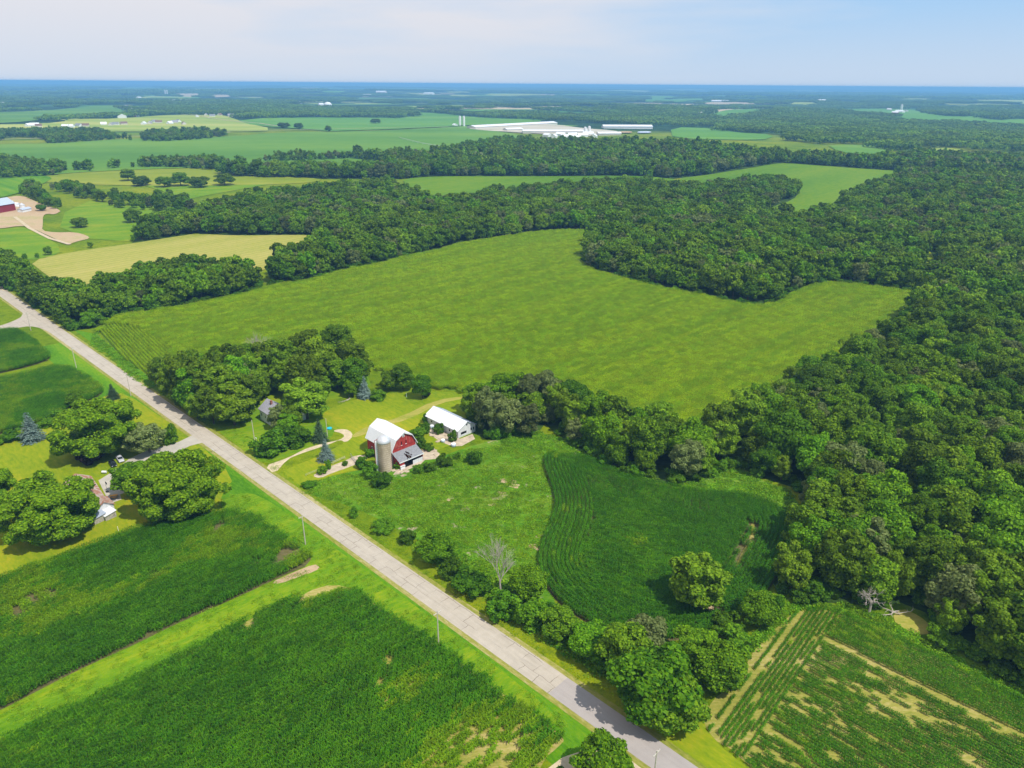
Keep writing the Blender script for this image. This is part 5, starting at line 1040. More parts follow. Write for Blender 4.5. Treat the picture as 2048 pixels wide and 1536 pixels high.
# lean-to: roof of panels, some fallen in
lw = empty('lean_to', (0, 0, 0), 0); lw.parent = barn
b = MB(); NX, NY = 22, 8; hole = {(x, y) for x, y0, y1 in ((10, 3, 7), (11, 2, 8), (12, 4, 8), (13, 3, 8), (9, 5, 7), (14, 6, 8)) for y in range(y0, y1) if (x + y) % 5}
def lz(y): return 4.75 - (y - 7.3) / 4.0 * 1.95
for i in range(NX):
    for j in range(NY):
        if (i, j) in hole: continue
        x0 = -5.1 + 10.2 * i / NX; x1 = -5.1 + 10.2 * (i + 1) / NX; y0 = 7.32 + 4.1 * j / NY; y1 = 7.32 + 4.1 * (j + 1) / NY
        b.add([(x0, y0, lz(y0)), (x1, y0, lz(y0)), (x1, y1, lz(y1)), (x0, y1, lz(y1)), (x0, y0, lz(y0) + .08), (x1, y0, lz(y0) + .08), (x1, y1, lz(y1) + .08), (x0, y1, lz(y1) + .08)], [(0, 3, 2, 1), (4, 5, 6, 7), (0, 1, 5, 4), (2, 3, 7, 6), (1, 2, 6, 5), (0, 4, 7, 3)])
b.build('lean_to_roof', M['shingle_grey'], lw)
b = MB()
for x in np.arange(-5, 5.01, .9): b.tube((x, 7.4, lz(7.4) - .12), (x, 11.3, lz(11.3) - .12), .05, .05, 4)
b.build('rafters', M['wood_pole'], lw)
MB().box(-5.15, 11.42, 2.58, 5.15, 11.52, 2.86).build('fascia', M['white_paint'], lw)
for s in (1, -1): MB().prism([(7.32, -.2), (7.32, lz(7.32) - .05), (11.2, lz(11.2) - .05), (11.2, -.2)], 'x', 4.85 * s - .06, 4.85 * s + .06).build('side_wall', M['red_boards'], lw)
MB().box(-4.8, 11.1, -.1, -.6, 11.2, 1.5).build('front_wall', M['white_boards'], lw); MB().box(3.0, 11.1, -.1, 4.8, 11.2, 2.4).build('front_wall', M['red_boards'], lw)
MB().box(-4.7, 7.5, .02, 4.7, 11, .1).build('shade_dark_floor', M['dark'], lw)  # near-black floor paints the shade inside the lean-to, below the roof hole
# silo
silo = empty('silo', (-42.3, 213.9, 0), 0, 'tall tan concrete stave silo with grey dome in front of the red barn', 'silo')
def stave_mat():
    m, n, l, out = newmat('concrete_staves'); tcd = n.new('ShaderNodeTexCoord').outputs['Object']
    s = n.new('ShaderNodeSeparateXYZ'); l.new(tcd, s.inputs[0]); at = n.new('ShaderNodeMath'); at.operation = 'ARCTAN2'; l.new(s.outputs[1], at.inputs[0]); l.new(s.outputs[0], at.inputs[1])
    m1 = n.new('ShaderNodeMath'); m1.operation = 'MULTIPLY'; m1.inputs[1].default_value = 2.25; l.new(at.outputs[0], m1.inputs[0]); cb = n.new('ShaderNodeCombineXYZ'); l.new(m1.outputs[0], cb.inputs[0]); l.new(s.outputs[2], cb.inputs[1])
    br = n.new('ShaderNodeTexBrick'); br.inputs['Scale'].default_value = 1; br.inputs['Brick Width'].default_value = .5; br.inputs['Row Height'].default_value = .76; br.inputs['Mortar Size'].default_value = .03
    br.inputs['Color1'].default_value = (.62, .52, .38, 1); br.inputs['Color2'].default_value = (.52, .43, .31, 1); br.inputs['Mortar'].default_value = (.38, .28, .19, 1); l.new(cb.outputs[0], br.inputs[0])
    q = noise(n, l, tcd, .5, 5, .6, (1, 1, .3)); r = ramp(n, [(.75, .72, .68), (1.1, 1.1, 1.1)], [.35, .65]); l.new(q.outputs['Fac'], r.inputs[0])
    princ(n, l, out, mixc(n, l, 1, br.outputs['Color'], r.outputs[0], 'MULTIPLY'), .9, .15, 0, br.outputs['Fac'], .03, .4); return m
MB().lathe([(2.25, -.3), (2.25, 10.7)], 40).build('silo_wall', stave_mat(), silo, smooth=False)
MB().lathe([(2.36, 10.65)] + [(2.36 * math.cos(t), 10.75 + 1.95 * math.sin(t)) for t in np.linspace(0, 1.5, 9)], 32).build('dome', M['dome_metal'], silo, smooth=True)
for z in np.arange(.6, 10.6, .76): MB().lathe([(2.26, z - .03), (2.30, z - .03), (2.30, z + .03), (2.26, z + .03)], 40).build('hoop', simple('rusty_hoop', (.30, .20, .13)) if z < .7 else bpy.data.materials['rusty_hoop'], silo)
ca = R(200); MB().box(-.42, -.42, 0, .42, .42, 10.9).build('chute', M['white_paint'], silo).location = (2.45 * math.cos(ca), 2.45 * math.sin(ca) + .2, 0)
b = MB(); x_, y_ = 2.9 * math.cos(ca), 2.9 * math.sin(ca); b.tube((x_ - .1, y_, 0), (x_ - .1, y_, 11.3), .10, .10, 6); b.tube((x_ - .1, y_, 11.3), (-1.1, -.5, 12.1), .10, .10, 6); b.build('fill_pipe', simple('red_pipe', (.35, .12, .10)), silo)
# white shed
shed = empty('shed', (-23.2, 247.2, 0), RZ, 'long white shed with bright metal roof beside the trees', 'shed')
MB().prism([(4.2, -.2), (4.2, 3.0), (0, 5.3), (-4.2, 3.0), (-4.2, -.2)], 'y', -9.4, 9.4).build('wall', M['white_boards'], shed)
MB().prism([(4.7, 2.82), (0, 5.42), (0, 5.55), (4.7, 2.95)], 'y', -9.8, 9.8).build('roof', M['white_roof'], shed)
MB().prism([(-4.7, 2.82), (0, 5.40), (0, 5.53), (-4.7, 2.95)], 'y', -9.8, 9.8).build('roof', M['grey_roof'], shed, label='grey-blue right roof slope')  # right slope coloured greyer and darker than the left one
f = MB().box(.2, 9.4, .6, 2.9, 9.46, 1.9).build('door', M['dark'], shed); MB().box(.2, 9.46, .55, 2.9, 9.5, 1.0).build('door_panel', M['white_boards'], f)  # dark box paints the shade inside the garage opening
MB().box(-.35, 9.4, 3.9, .35, 9.45, 4.5).build('loft_hole_shade', M['dark'], shed)  # dark box paints the shade inside a hole near the peak
for x in (-2.1, -3.3): MB().box(x - .3, 9.4, 1.2, x + .3, 9.45, 2.2).build('window', M['glass'], shed)
for y in (-6, -2.8, 4.6, 6.2): MB().box(4.2, y - .35, 1.2, 4.25, y + .35, 2.0).build('window', M['glass'], shed)
MB().box(4.2, .9, 0, 4.26, 1.9, 2.1).build('door', M['white_paint'], shed); MB().box(4.2, -1.2, 0, 4.26, .2, 2.2).build('door', M['dark'], shed)
def tank(px, py, r_, h, lb):
    x, y = G(px, py); t = empty('stock_tank', (x, y, .05), 0, lb, 'tank'); MB().lathe([(r_, 0), (r_ * 1.03, h * .5), (r_, h)], 16).build('tank_wall', M['tank'], t, smooth=True); MB().lathe([(r_ * .98, h), (r_ * .55, h + .12), (.02, h + .16)], 16).build('lid', M['white_paint'], t)
tank(864, 858, .75, 1.5, 'pale blue tank at the far end of the white shed'); tank(886, 884, .75, 1.0, 'pale blue tank midway along the shed pad'); tank(907, 893, .85, 1.2, 'pale blue tank at the near corner of the shed pad')
x, y = G(804, 938); bx = empty('feed_bin', (x, y, 0), RZ, 'small white box bin below the lean-to corner', 'bin'); MB().box(-.9, -.7, 0, .9, .7, 1.3).build('bin_body', M['white_paint'], bx); MB().box(-1, -.8, 1.3, 1, .8, 1.42).build('lid', M['white_boards'], bx)
# rubble slabs on the pads
for i in range(26):
    px, py = random.choice([(random.uniform(845, 872), random.uniform(898, 918)), (random.uniform(788, 815), random.uniform(938, 948)), (random.uniform(862, 900), random.uniform(862, 885))])
    x, y = G(px, py); s = random.uniform(.3, .9); b = MB().box(-s, -s * .7, 0, s, s * .7, random.uniform(.08, .25)); o = b.build('concrete_slab', M['pad'], None, label='broken concrete slab lying on the barnyard pads', cat='slab', group='broken slabs on the barnyard pads'); o.location = (x, y, .06); o.rotation_euler = (random.uniform(-.1, .1), random.uniform(-.1, .1), random.uniform(0, 3))

def gable(name, x, y, z, rz, w, L_, hw, hr, wm, rm, label, cat, group=None, over=.4, windows=0, chimney=False, door=False):
    e = empty(name, (x, y, z), rz, label, cat, group)
    MB().prism([(w / 2, -1.0), (w / 2, hw), (0, hr), (-w / 2, hw), (-w / 2, -1.0)], 'y', -L_ / 2, L_ / 2).build('wall', wm, e)
    k = (hr - hw) / (w / 2) * over; rf = MB().prism(roofprof([(w / 2 + over, hw - k + .05), (0, hr + .05), (-w / 2 - over, hw - k + .05)], .16), 'y', -L_ / 2 - over, L_ / 2 + over).build('roof', rm, e)
    if windows:
        for s in (1, -1):
            for i in range(windows):
                yy = -L_ / 2 + L_ * (i + .5) / windows
                q = MB().box(s * w / 2 - .03, yy - .4, hw * .42, s * w / 2 + .03, yy + .4, hw * .72).build('window', M['white_paint'], e); MB().box(s * w / 2 - .05, yy - .3, hw * .45, s * w / 2 + .05, yy + .3, hw * .69).build('pane', M['glass'], q)
    if door: MB().box(-.5, L_ / 2 - .03, 0, .5, L_ / 2 + .04, 2.1).build('door', M['dark'], e)
    if chimney: MB().box(.4, -.4, hr - 1.0, 1.1, .4, hr + 1.0).build('chimney', simple('brick', (.25, .10, .07)), rf)
    return e
x, y = G(553, 846)
gable('farmhouse', x - 1.2, y + 2.6, 0, RZ, 7.5, 9.0, 4.6, 7.4, M['white_boards'], M['shingle'], 'small white farmhouse with dark roof half hidden by the grove', 'house', windows=3, chimney=True, door=True)
gable('house_wing', x + 6.5, y + 4.5, 0, RZ, 6.5, 7.0, 3.2, 5.6, M['white_boards'], M['shingle'], 'low white house wing right of the farmhouse among the trees', 'house', windows=2)
# left farmyard: rusty-roofed shed and small outbuildings
ea = np.array(G(182, 953, 3.0)); eb = np.array(G(211, 998, 3.0)); ed = unit(eb - ea); en = np.array([ed[1], -ed[0]]); en = en if en[0] < 0 else -en; ml = np.linalg.norm(eb - ea); c_ = (ea + eb) / 2 + en * 4.0
gable('garage', c_[0], c_[1], 0, math.atan2(ed[1], ed[0]) - math.pi / 2, 7.6, ml, 3.0, 5.2, M['white_boards'], M['rust_roof'], 'long white garage with rusty roof under the huge left tree', 'garage', windows=3)
c_ = np.array(G(206, 1022)); gable('outbuilding', c_[0], c_[1], 0, math.atan2(ed[1], ed[0]) - math.pi / 2 + .1, 5.0, 5.5, 2.6, 4.3, M['white_boards'], M['rust_roof'], 'small rusty-roofed outbuilding beside the white lean-to', 'shed', windows=1)
c_ = np.array(G(217, 1034)); e = empty('lean_to_shed', (c_[0], c_[1], 0), RZ + R(10), 'small bright white roofed lean-to at the lawn edge', 'shed')
MB().prism([(-1.6, -.2), (-1.6, 2.1), (1.6, 1.6), (1.6, -.2)], 'y', -1.7, 1.7).build('wall', M['stone'], e); MB().prism([(-1.8, 2.15), (1.8, 1.6), (1.8, 1.7), (-1.8, 2.25)], 'y', -2.0, 2.0).build('roof', M['white_roof'], e)
c_ = np.array(G(195, 1040)); e = empty('lean_to_shed', (c_[0], c_[1], 0), RZ + R(10), 'grey roofed lean-to half under the huge left tree', 'shed')
MB().prism([(-1.7, -.2), (-1.7, 2.3), (1.7, 1.8), (1.7, -.2)], 'y', -2, 2).build('wall', M['stone'], e); MB().prism([(-1.9, 2.35), (1.9, 1.8), (1.9, 1.9), (-1.9, 2.45)], 'y', -2.3, 2.3).build('roof', M['grey_roof'], e)

def car(x, y, rz, paint, label):
    e = empty('parked_car', (x, y, .05), rz, label, 'car')
    def loft(secs, name, mat, par):
        V = []; F = []; n_ = len(secs[0][1])
        for xx, pr in secs: V += [(xx, yy, zz) for yy, zz in pr]
        for k in range(len(secs) - 1): F += [(k * n_ + i, k * n_ + (i + 1) % n_, (k + 1) * n_ + (i + 1) % n_, (k + 1) * n_ + i) for i in range(n_)]
        F += [tuple(range(n_)), tuple(range((len(secs) - 1) * n_, len(secs) * n_))[::-1]]; return MB().add(V, F).build(name, mat, par, smooth=False)
    P_ = lambda w, lo, hi: [(-w, lo), (-w, hi - .12), (-w + .12, hi), (w - .12, hi), (w, hi - .12), (w, lo)]
    loft([(-2.3, P_(.78, .45, .75)), (-2.15, P_(.88, .3, .9)), (-1.0, P_(.92, .25, .98)), (.9, P_(.92, .25, .98)), (2.1, P_(.86, .3, .82)), (2.3, P_(.75, .42, .68))], 'body', paint, e)
    cb = loft([(-1.75, P_(.72, .9, .98)), (-1.2, P_(.68, .9, 1.48)), (.25, P_(.68, .9, 1.48)), (1.05, P_(.74, .9, .98))], 'cabin_glass', M['glass'], e)
    loft([(-1.25, P_(.66, 1.44, 1.52)), (.3, P_(.66, 1.44, 1.52))], 'roof', paint, e)
    for sx in (-1.4, 1.4):
        for sy in (-.85, .85): w = MB().tube((sx, sy - .11, .33), (sx, sy + .11, .33), .33, .33, 14).build('wheel', M['rubber'], e); MB().tube((sx, sy - .12, .33), (sx, sy + .12, .33), .19, .19, 10).build('rim', M['steel'], w)
    for sy in (-.6, .6): MB().box(2.2, sy - .16, .52, 2.31, sy + .16, .66).build('headlight', M['white_paint'], e)
x, y = G(226, 930); car(x, y, R(-50), M['black_paint'], 'dark car parked under the huge tree by the driveway')
x, y = G(241, 921); car(x, y, R(-50), M['silver_paint'], 'silver car parked behind the dark car in the shade')
# small yard things
x, y = G(228, 995); t = empty('picnic_table', (x, y, .06), R(20), 'orange picnic table on the driveway pad', 'table'); MB().box(-1.1, -.5, .68, 1.1, .5, .76).build('table_top', M['orange'], t)
for s in (-1, 1): MB().box(-1.1, s * .9 - .15, .42, 1.1, s * .9 + .15, .48).build('bench', M['orange'], t); MB().box(s * .8 - .05, -.9, 0, s * .8 + .05, .9, .66).build('leg', M['wood_pole'], t)
x, y = G(218, 999); t = empty('paddling_pool', (x, y, .06), 0, 'small blue paddling pool beside the orange table', 'pool'); MB().lathe([(.85, 0), (.95, .3), (.82, .3), (.78, .12)], 20).build('rim', M['blue'], t); MB().lathe([(.79, .14), (.79, .2)], 20).build('water', M['tank'], t)
x, y = G(215, 984); t = empty('basketball_hoop', (x, y, .06), R(-40), 'portable basketball hoop in front of the rusty garage', 'hoop'); MB().tube((0, 0, 0), (0, 0, 3.2), .06, .05, 6).build('pole', M['steel'], t); MB().box(-.6, .15, 2.7, .6, .2, 3.5).build('backboard', M['dark'], t); MB().box(-.5, -.4, 0, .5, .3, .2).build('base', M['rubber'], t)
x, y = G(209, 947); t = empty('propane_tank', (x, y, .03), 0, 'small white gas tank on the lawn near the parked cars', 'tank'); MB().tube((-.7, 0, .6), (.7, 0, .6), .4, .4, 14).build('tank_wall', M['white_paint'], t); MB().box(-.5, -.2, 0, .5, .2, .25).build('stand', M['steel'], t)
x, y = G(659, 858); t = empty('paddling_pool', (x, y, .03), 0, 'turquoise paddling pool beside the yard pole', 'pool'); MB().lathe([(.9, 0), (1.0, .4), (.9, .4), (.85, .2)], 20).build('rim', M['cyan'], t); MB().lathe([(.86, .2), (.86, .3)], 20).build('water', M['cyan'], t)
x, y = G(813, 794); t = empty('marker_post', (x, y, 0), 0, 'short white post at the far side of the barnyard', 'post'); MB().tube((0, 0, 0), (0, 0, 1.8), .12, .12, 8).build('post', M['white_paint'], t)
x, y = G(237, 1062); t = empty('marker_post', (x, y, 0), 0, 'thin white post on the lawn above the corn', 'post'); MB().tube((0, 0, 0), (0, 0, 1.6), .07, .07, 8).build('post', M['white_paint'], t)
for px, py, lb in ((513, 882, 'white mailbox beside the farmhouse pole'), (426, 905, 'row mailbox at the left driveway mouth')):
    x, y = G(px, py); t = empty('mailbox', (x, y, 0), RZ, lb, 'mailbox'); MB().box(-.06, -.06, 0, .06, .06, 1.1).build('post', M['wood_pole'], t); MB().prism([(-.13, 1.1), (-.13, 1.28), (0, 1.4), (.13, 1.28), (.13, 1.1)], 'y', -.3, .3).build('box', M['white_paint'], t)
p0 = Vector((*G(702, 914), 0)); p1 = Vector((*G(714, 929), 0)); t = empty('pipe_gate', p0, 0, 'grey pipe gate across the gravel strip by the barn', 'gate'); d = p1 - p0; b = MB()
for z in (.35, .65, .95, 1.25): b.tube((0, 0, z), (d.x, d.y, z), .035, .035, 5)
b.build('bars', M['steel'], t)
for q in (0, 1): MB().tube((d.x * q, d.y * q, 0), (d.x * q, d.y * q, 1.5), .07, .07, 6).build('post', M['wood_pole'], t)
def fence(pts, label, h=1.2, rails=2, step=3.0, mat='wood_pole'):
    P = [Vector((*G(*p), 0)) for p in pts]; e = empty('fence', P[0], 0, label, 'fence'); b = MB(); o = P[0]
    for a, c in zip(P, P[1:]):
        for k in range(rails): z = h * (.45 + .5 * k / max(1, rails - 1)); b.tube(a - o + Vector((0, 0, z)), c - o + Vector((0, 0, z)), .035, .035, 4)
        n_ = max(1, int((c - a).length / step))
        for i in range(n_ + 1): q = a.lerp(c, i / n_) - o; MB().tube(q, q + Vector((0, 0, h)), .07, .06, 5).build('post', M[mat], e)
    b.build('rails', M[mat], e)
fence([(666, 929), (690, 918)], 'short weathered board fence above the gravel strip', rails=3); fence([(612, 952), (634, 943)], 'low leaning fence remnant near the road', .8)
fence([(27, 434), (60, 456), (100, 478), (140, 491)], 'straight pasture fence along the far farm lane', step=8)

# utility poles
def pole(b_, h, label, arm=True, stub=False):
    x, y = G(*b_); e = empty('utility_pole', (x, y, 0), math.atan2(rd[1], rd[0]), label, 'utility pole', 'utility poles along the road')
    MB().tube((0, 0, -.2), (0, 0, h), .17, .11, 8).build('pole', M['wood_pole'], e)
    if arm:
        a = MB().box(-.06, -1.1, h - .75, .06, 1.1, h - .62).build('crossarm', M['wood_pole'], e)
        for s in (-1, -.5, .5, 1): MB().tube((0, s, h - .62), (0, s, h - .42), .05, .04, 6).build('insulator', M['white_paint'], a)
pole((62, 661), 10, 'utility pole in the side road junction'); pole((153, 736), 9.8, 'utility pole beside the upper left corn field'); pole((262, 792), 9.2, 'utility pole above the huge tree behind the cars')
pole((509, 880), 8, 'pale bare pole in front of the farmhouse', False); pole((655, 874), 7.4, 'yard pole with lamp behind the blue spruce', False)
pole((611, 1089), 9.8, 'utility pole beside the corner of the waterway'); pole((877, 1286), 9.3, 'utility pole beside the near corn field'); pole((1306, 1572), 9.0, 'utility pole cut by the bottom edge beside the grey road')

# ---- dead trees and fallen wood
def dead(name, px, py, h, r0, label, seed, lean=(0, 0), spread=.8, levels=5, parent=None, cat='dead tree'):
    x, y = G(px, py); e = empty(name, (x, y, H1(x, y)), 0, label, cat); r_ = random.Random(seed); tb = MB(); lb_ = MB()
    top = Vector((lean[0], lean[1], h * .42)); tb.tube((0, 0, -.2), top * .5, r0, r0 * .8, 8, False); tb.tube(top * .5, top, r0 * .8, r0 * .6, 8, True)
    def grow(p, d, L_, r, lv):
        if lv == 0 or L_ < .25: return
        q = p + d * L_; lb_.tube(p, q, r, r * .62, 4 if r < .08 else 6, False)
        for _ in range(3 if lv > 2 else 2):
            nd = (d + Vector((r_.gauss(0, 1), r_.gauss(0, 1), r_.gauss(.15, .6))) * .42 * spread * 1.3).normalized(); grow(q if r_.random() < .7 else p.lerp(q, .6), nd, L_ * r_.uniform(.62, .9), r * .62, lv - 1)
    for i in range(4):
        a = 6.28 * i / 4 + r_.random(); grow(top * r_.uniform(.75, 1), Vector((math.cos(a) * spread * .6, math.sin(a) * spread * .6, 1)).normalized(), h * .20, r0 * .5, levels)
    tb.build('trunk', M['deadwood'], e); lb_.build('branches', M['deadwood'], e)
dead('dead_tree', 1003, 1200, 15.5, .28, 'bare bleached dead tree in the roadside thicket', 4, (-.5, .4), .5, 6)
dead('dead_tree', 527, 742, 15.5, .3, 'grey dead tree top rising behind the farmhouse grove', 8, (0, 0), .5, 6)
dead('dead_tree', 1560, 845, 12, .2, 'thin bare snag at the edge of the central field', 9, (0, 0), .5, 5)
dead('dead_tree', 1582, 848, 13, .22, 'second bare snag right of the thin snag', 10, (.3, 0), .35, 4)
dead('dead_tree', 1425, 920, 12, .2, 'bare snag in the woods above the curved field', 11, (0, 0), .5, 5)
def limbs(name, px, py, n_, L_, label, seed, z=.3, up=.15):
    x, y = G(px, py); e = empty(name, (x, y, 0), 0, label, 'dead branches'); r_ = random.Random(seed); b = MB()
    for i in range(n_):
        a = r_.uniform(0, 6.28); p = Vector((0, 0, z)); r = .20
        d = Vector((math.cos(a), math.sin(a), up))
        for k in range(5):
            q = p + d * L_ / 5 * r_.uniform(.7, 1.2); b.tube(p, q, r, r * .7, 5, False)
            sd2 = (d + Vector((r_.gauss(0, .6), r_.gauss(0, .6), r_.gauss(0, .3)))).normalized(); b.tube(q, q + sd2 * L_ * .22, r * .5, r * .15, 4, False)
            p = q; r *= .7; d = (d + Vector((r_.gauss(0, .35), r_.gauss(0, .35), r_.gauss(-.03, .2)))).normalized()
    b.build('branches', M['deadwood'], e)
dead('dead_tree', 1738, 1226, 8.5, .35, 'low bleached dead crown of bare branches beneath the half-dead oak', 3, (0, 0), 1.5, 5); limbs('dead_branches', 1785, 1228, 5, 5, 'fallen grey limbs beside the dry glade', 5, .6, 0)
limbs('dead_branches', 1600, 1160, 4, 5, 'bare pale limbs at the wood edge beside the curved field', 6, 3.0, .2); limbs('dead_branches', 700, 798, 3, 6, 'fallen pale branch on the grass left of the grey spruce', 7, .2, 0)
limbs('dead_branches', 695, 775, 4, 7, 'broken pale limb against the tall yellow-green tree', 12, 6, .5)

# ---- far farm at the left
def build_at(px, py, rz, w, L_, hw, hr, wm, rm, label, cat='building', name='farm_building', group=None, **kw):
    x, y = G(px, py); return gable(name, x, y, H1(x, y), rz, w, L_, hw, hr, M[wm], M[rm], label, cat, group, **kw)
build_at(0, 424, R(165), 16, 22, 7.5, 12.5, 'farred', 'grey_roof', 'dark red barn with pale grey roof at the far left farm', 'barn', 'barn', windows=0, over=.6)
build_at(50, 424, R(170), 6, 11, 3, 4.2, 'white_paint', 'grey_roof', 'low dark-fronted shed right of the far red barn', 'shed', 'shed')
for i, (px, py, L_, lb) in enumerate(((14, 405, 16, 'long white silage bag behind the far red barn, left one'), (24, 409, 18, 'long white silage bag behind the far red barn, right one'), (36, 414, 8, 'short white silage bag nearest the round hay feeder'))):
    x, y = G(px, py); t = empty('silage_bag', (x, y, H1(x, y)), R(160), lb, 'silage bag'); MB().prism([(2 * math.cos(a), .2 + 2.2 * math.sin(a)) for a in np.linspace(0, math.pi, 10)], 'x', -L_ / 2, L_ / 2).build('bag', M['white_paint'], t, smooth=True); MB().box(-L_ / 2 - .3, -1.7, 0, -L_ / 2, 1.7, 1.6).build('sealed_end', M['grey_roof'], t)
x, y = G(45, 416); t = empty('grain_bin', (x, y, H1(x, y)), 0, 'small white grain bin with cone roof at the far left farm', 'grain bin'); MB().lathe([(2.6, 0), (2.6, 3)], 18).build('bin_wall', M['white_paint'], t); MB().lathe([(2.8, 3), (.3, 5), (.05, 5.1)], 18).build('roof', M['dome_metal'], t)
# dairy farm sheds: (near end px, far end px, width, wall, ridge, label)
for (a, b_, w, hw, hr, wm, rm, lb) in (((942, 258), (1106, 249), 36, 5, 9, 'cream', 'white_roof', 'longest pale dairy shed, at the back left of the dairy farm'), ((1010, 262), (1042, 261), 22, 4, 7, 'cream', 'white_roof', 'short pale shed in front of the longest dairy shed'),
                                       ((1045, 267), (1180, 266), 30, 5, 8, 'cream', 'white_roof', 'pale middle dairy shed in front of the longest shed'), ((1205, 256), (1302, 258), 40, 6, 10, 'white_paint', 'white_roof', 'bright white dairy shed at the right of the dairy farm'),
                                       ((1195, 271), (1240, 270), 18, 4, 7, 'cream', 'white_roof', 'small pale shed at the near right of the dairy farm')):
    A_ = np.array(G(*a)); B_ = np.array(G(*b_)); d = B_ - A_; c_ = (A_ + B_) / 2
    gable('dairy_shed', c_[0], c_[1], H1(*c_) + 1, math.atan2(d[1], d[0]) - math.pi / 2, w, np.linalg.norm(d), hw, hr, M[wm], M[rm], lb, 'dairy shed', over=1)
for i, (px, py) in enumerate([(1095, 274), (1108, 276), (1122, 272), (1132, 277), (1144, 273), (1152, 278), (1165, 274), (1176, 271), (1188, 276)]):
    build_at(px, py, rng.uniform(0, 3), 13, rng.uniform(18, 30), 5, 9, 'white_paint', 'white_roof', 'small white farm building, %s from the left in the cluster before the dairy sheds' % ORD[i], 'building', group='small buildings of the dairy farm')
def far_silo(px, py, h, r_, lb):
    x, y = G(px, py); t = empty('silo', (x, y, H1(x, y)), 0, lb, 'silo'); MB().lathe([(r_, -1), (r_, h)], 14).build('silo_wall', M['white_paint'], t); MB().lathe([(r_, h)] + [(r_ * math.cos(a), h + r_ * math.sin(a)) for a in (.5, 1, 1.45)], 14).build('dome', M['dome_metal'], t)
far_silo(920, 252, 26, 3.5, 'left of two tall pale silos before the dairy farm'); far_silo(928, 252, 26, 3.5, 'right of two tall pale silos before the dairy farm'); far_silo(1170, 270, 16, 4, 'short pale silo among the small dairy buildings'); far_silo(1178, 268, 16, 4, 'second short pale silo among the small dairy buildings')
far_silo(331, 190, 40, 6, 'left of two tall silos far beyond the housing estate'); far_silo(335, 190, 40, 6, 'right of two tall silos far beyond the housing estate'); far_silo(1802, 222, 30, 6, 'silo of the far right farmstead')
build_at(910, 252, .4, 12, 20, 4, 7, 'white_paint', 'white_roof', 'white shed left of the two tall pale silos', 'shed', 'shed')
for px, py, mt, lb in ((1218, 267, 'tank', 'grey water lagoon of the dairy farm'), (1288, 266, 'tank', 'second grey lagoon right of the tan heap'), (1250, 266, 'dirt', 'orange tan earth heap between the lagoons')):
    c_ = np.array([px, py]); sheet('lagoon' if mt == 'tank' else 'earth_heap', F_([(px - 16, py + 1.5), (px - 10, py - 1.5), (px + 12, py - 1.5), (px + 16, py + 1.5)], 1), M[mt], 1.8, 0, label=lb)
# far houses
EST = [(58, 254), (70, 253), (78, 255), (132, 256), (142, 256), (158, 254), (170, 254), (208, 251), (222, 252), (232, 251), (248, 250), (288, 250), (300, 249), (309, 246), (318, 247), (340, 249), (350, 247), (357, 245), (368, 250), (395, 235), (412, 232), (425, 234), (440, 232), (452, 231), (462, 233), (478, 230), (505, 229), (520, 230), (532, 229), (540, 231), (560, 233), (586, 231), (598, 231), (612, 231), (634, 231), (650, 232), (670, 231)]
for i, (px, py) in enumerate(EST):
    wm, rm = [('cream', 'shingle'), ('white_paint', 'shingle_grey'), ('cream', 'brown_roof'), ('white_paint', 'white_roof')][i % 4 if i not in (0, 1, 3, 4) else 3]
    side = 'left part' if px < 180 else 'middle part' if px < 380 else 'right part'
    kq = (wm, rm, side); ECNT[kq] = ECNT.get(kq, -1) + 1
    build_at(px, py, rng.uniform(0, 3.1), 11, rng.uniform(15, 22), 5, 9.5, wm, rm, '%s house, %s from the left in the %s of the far estate' % ({'cream': 'cream', 'white_paint': 'white'}[wm] + {'shingle': ' dark-roofed', 'shingle_grey': ' grey-roofed', 'brown_roof': ' brown-roofed', 'white_roof': ' pale-roofed'}[rm], ORD[ECNT[kq]], side), 'house', 'house', 'houses of the far estate')
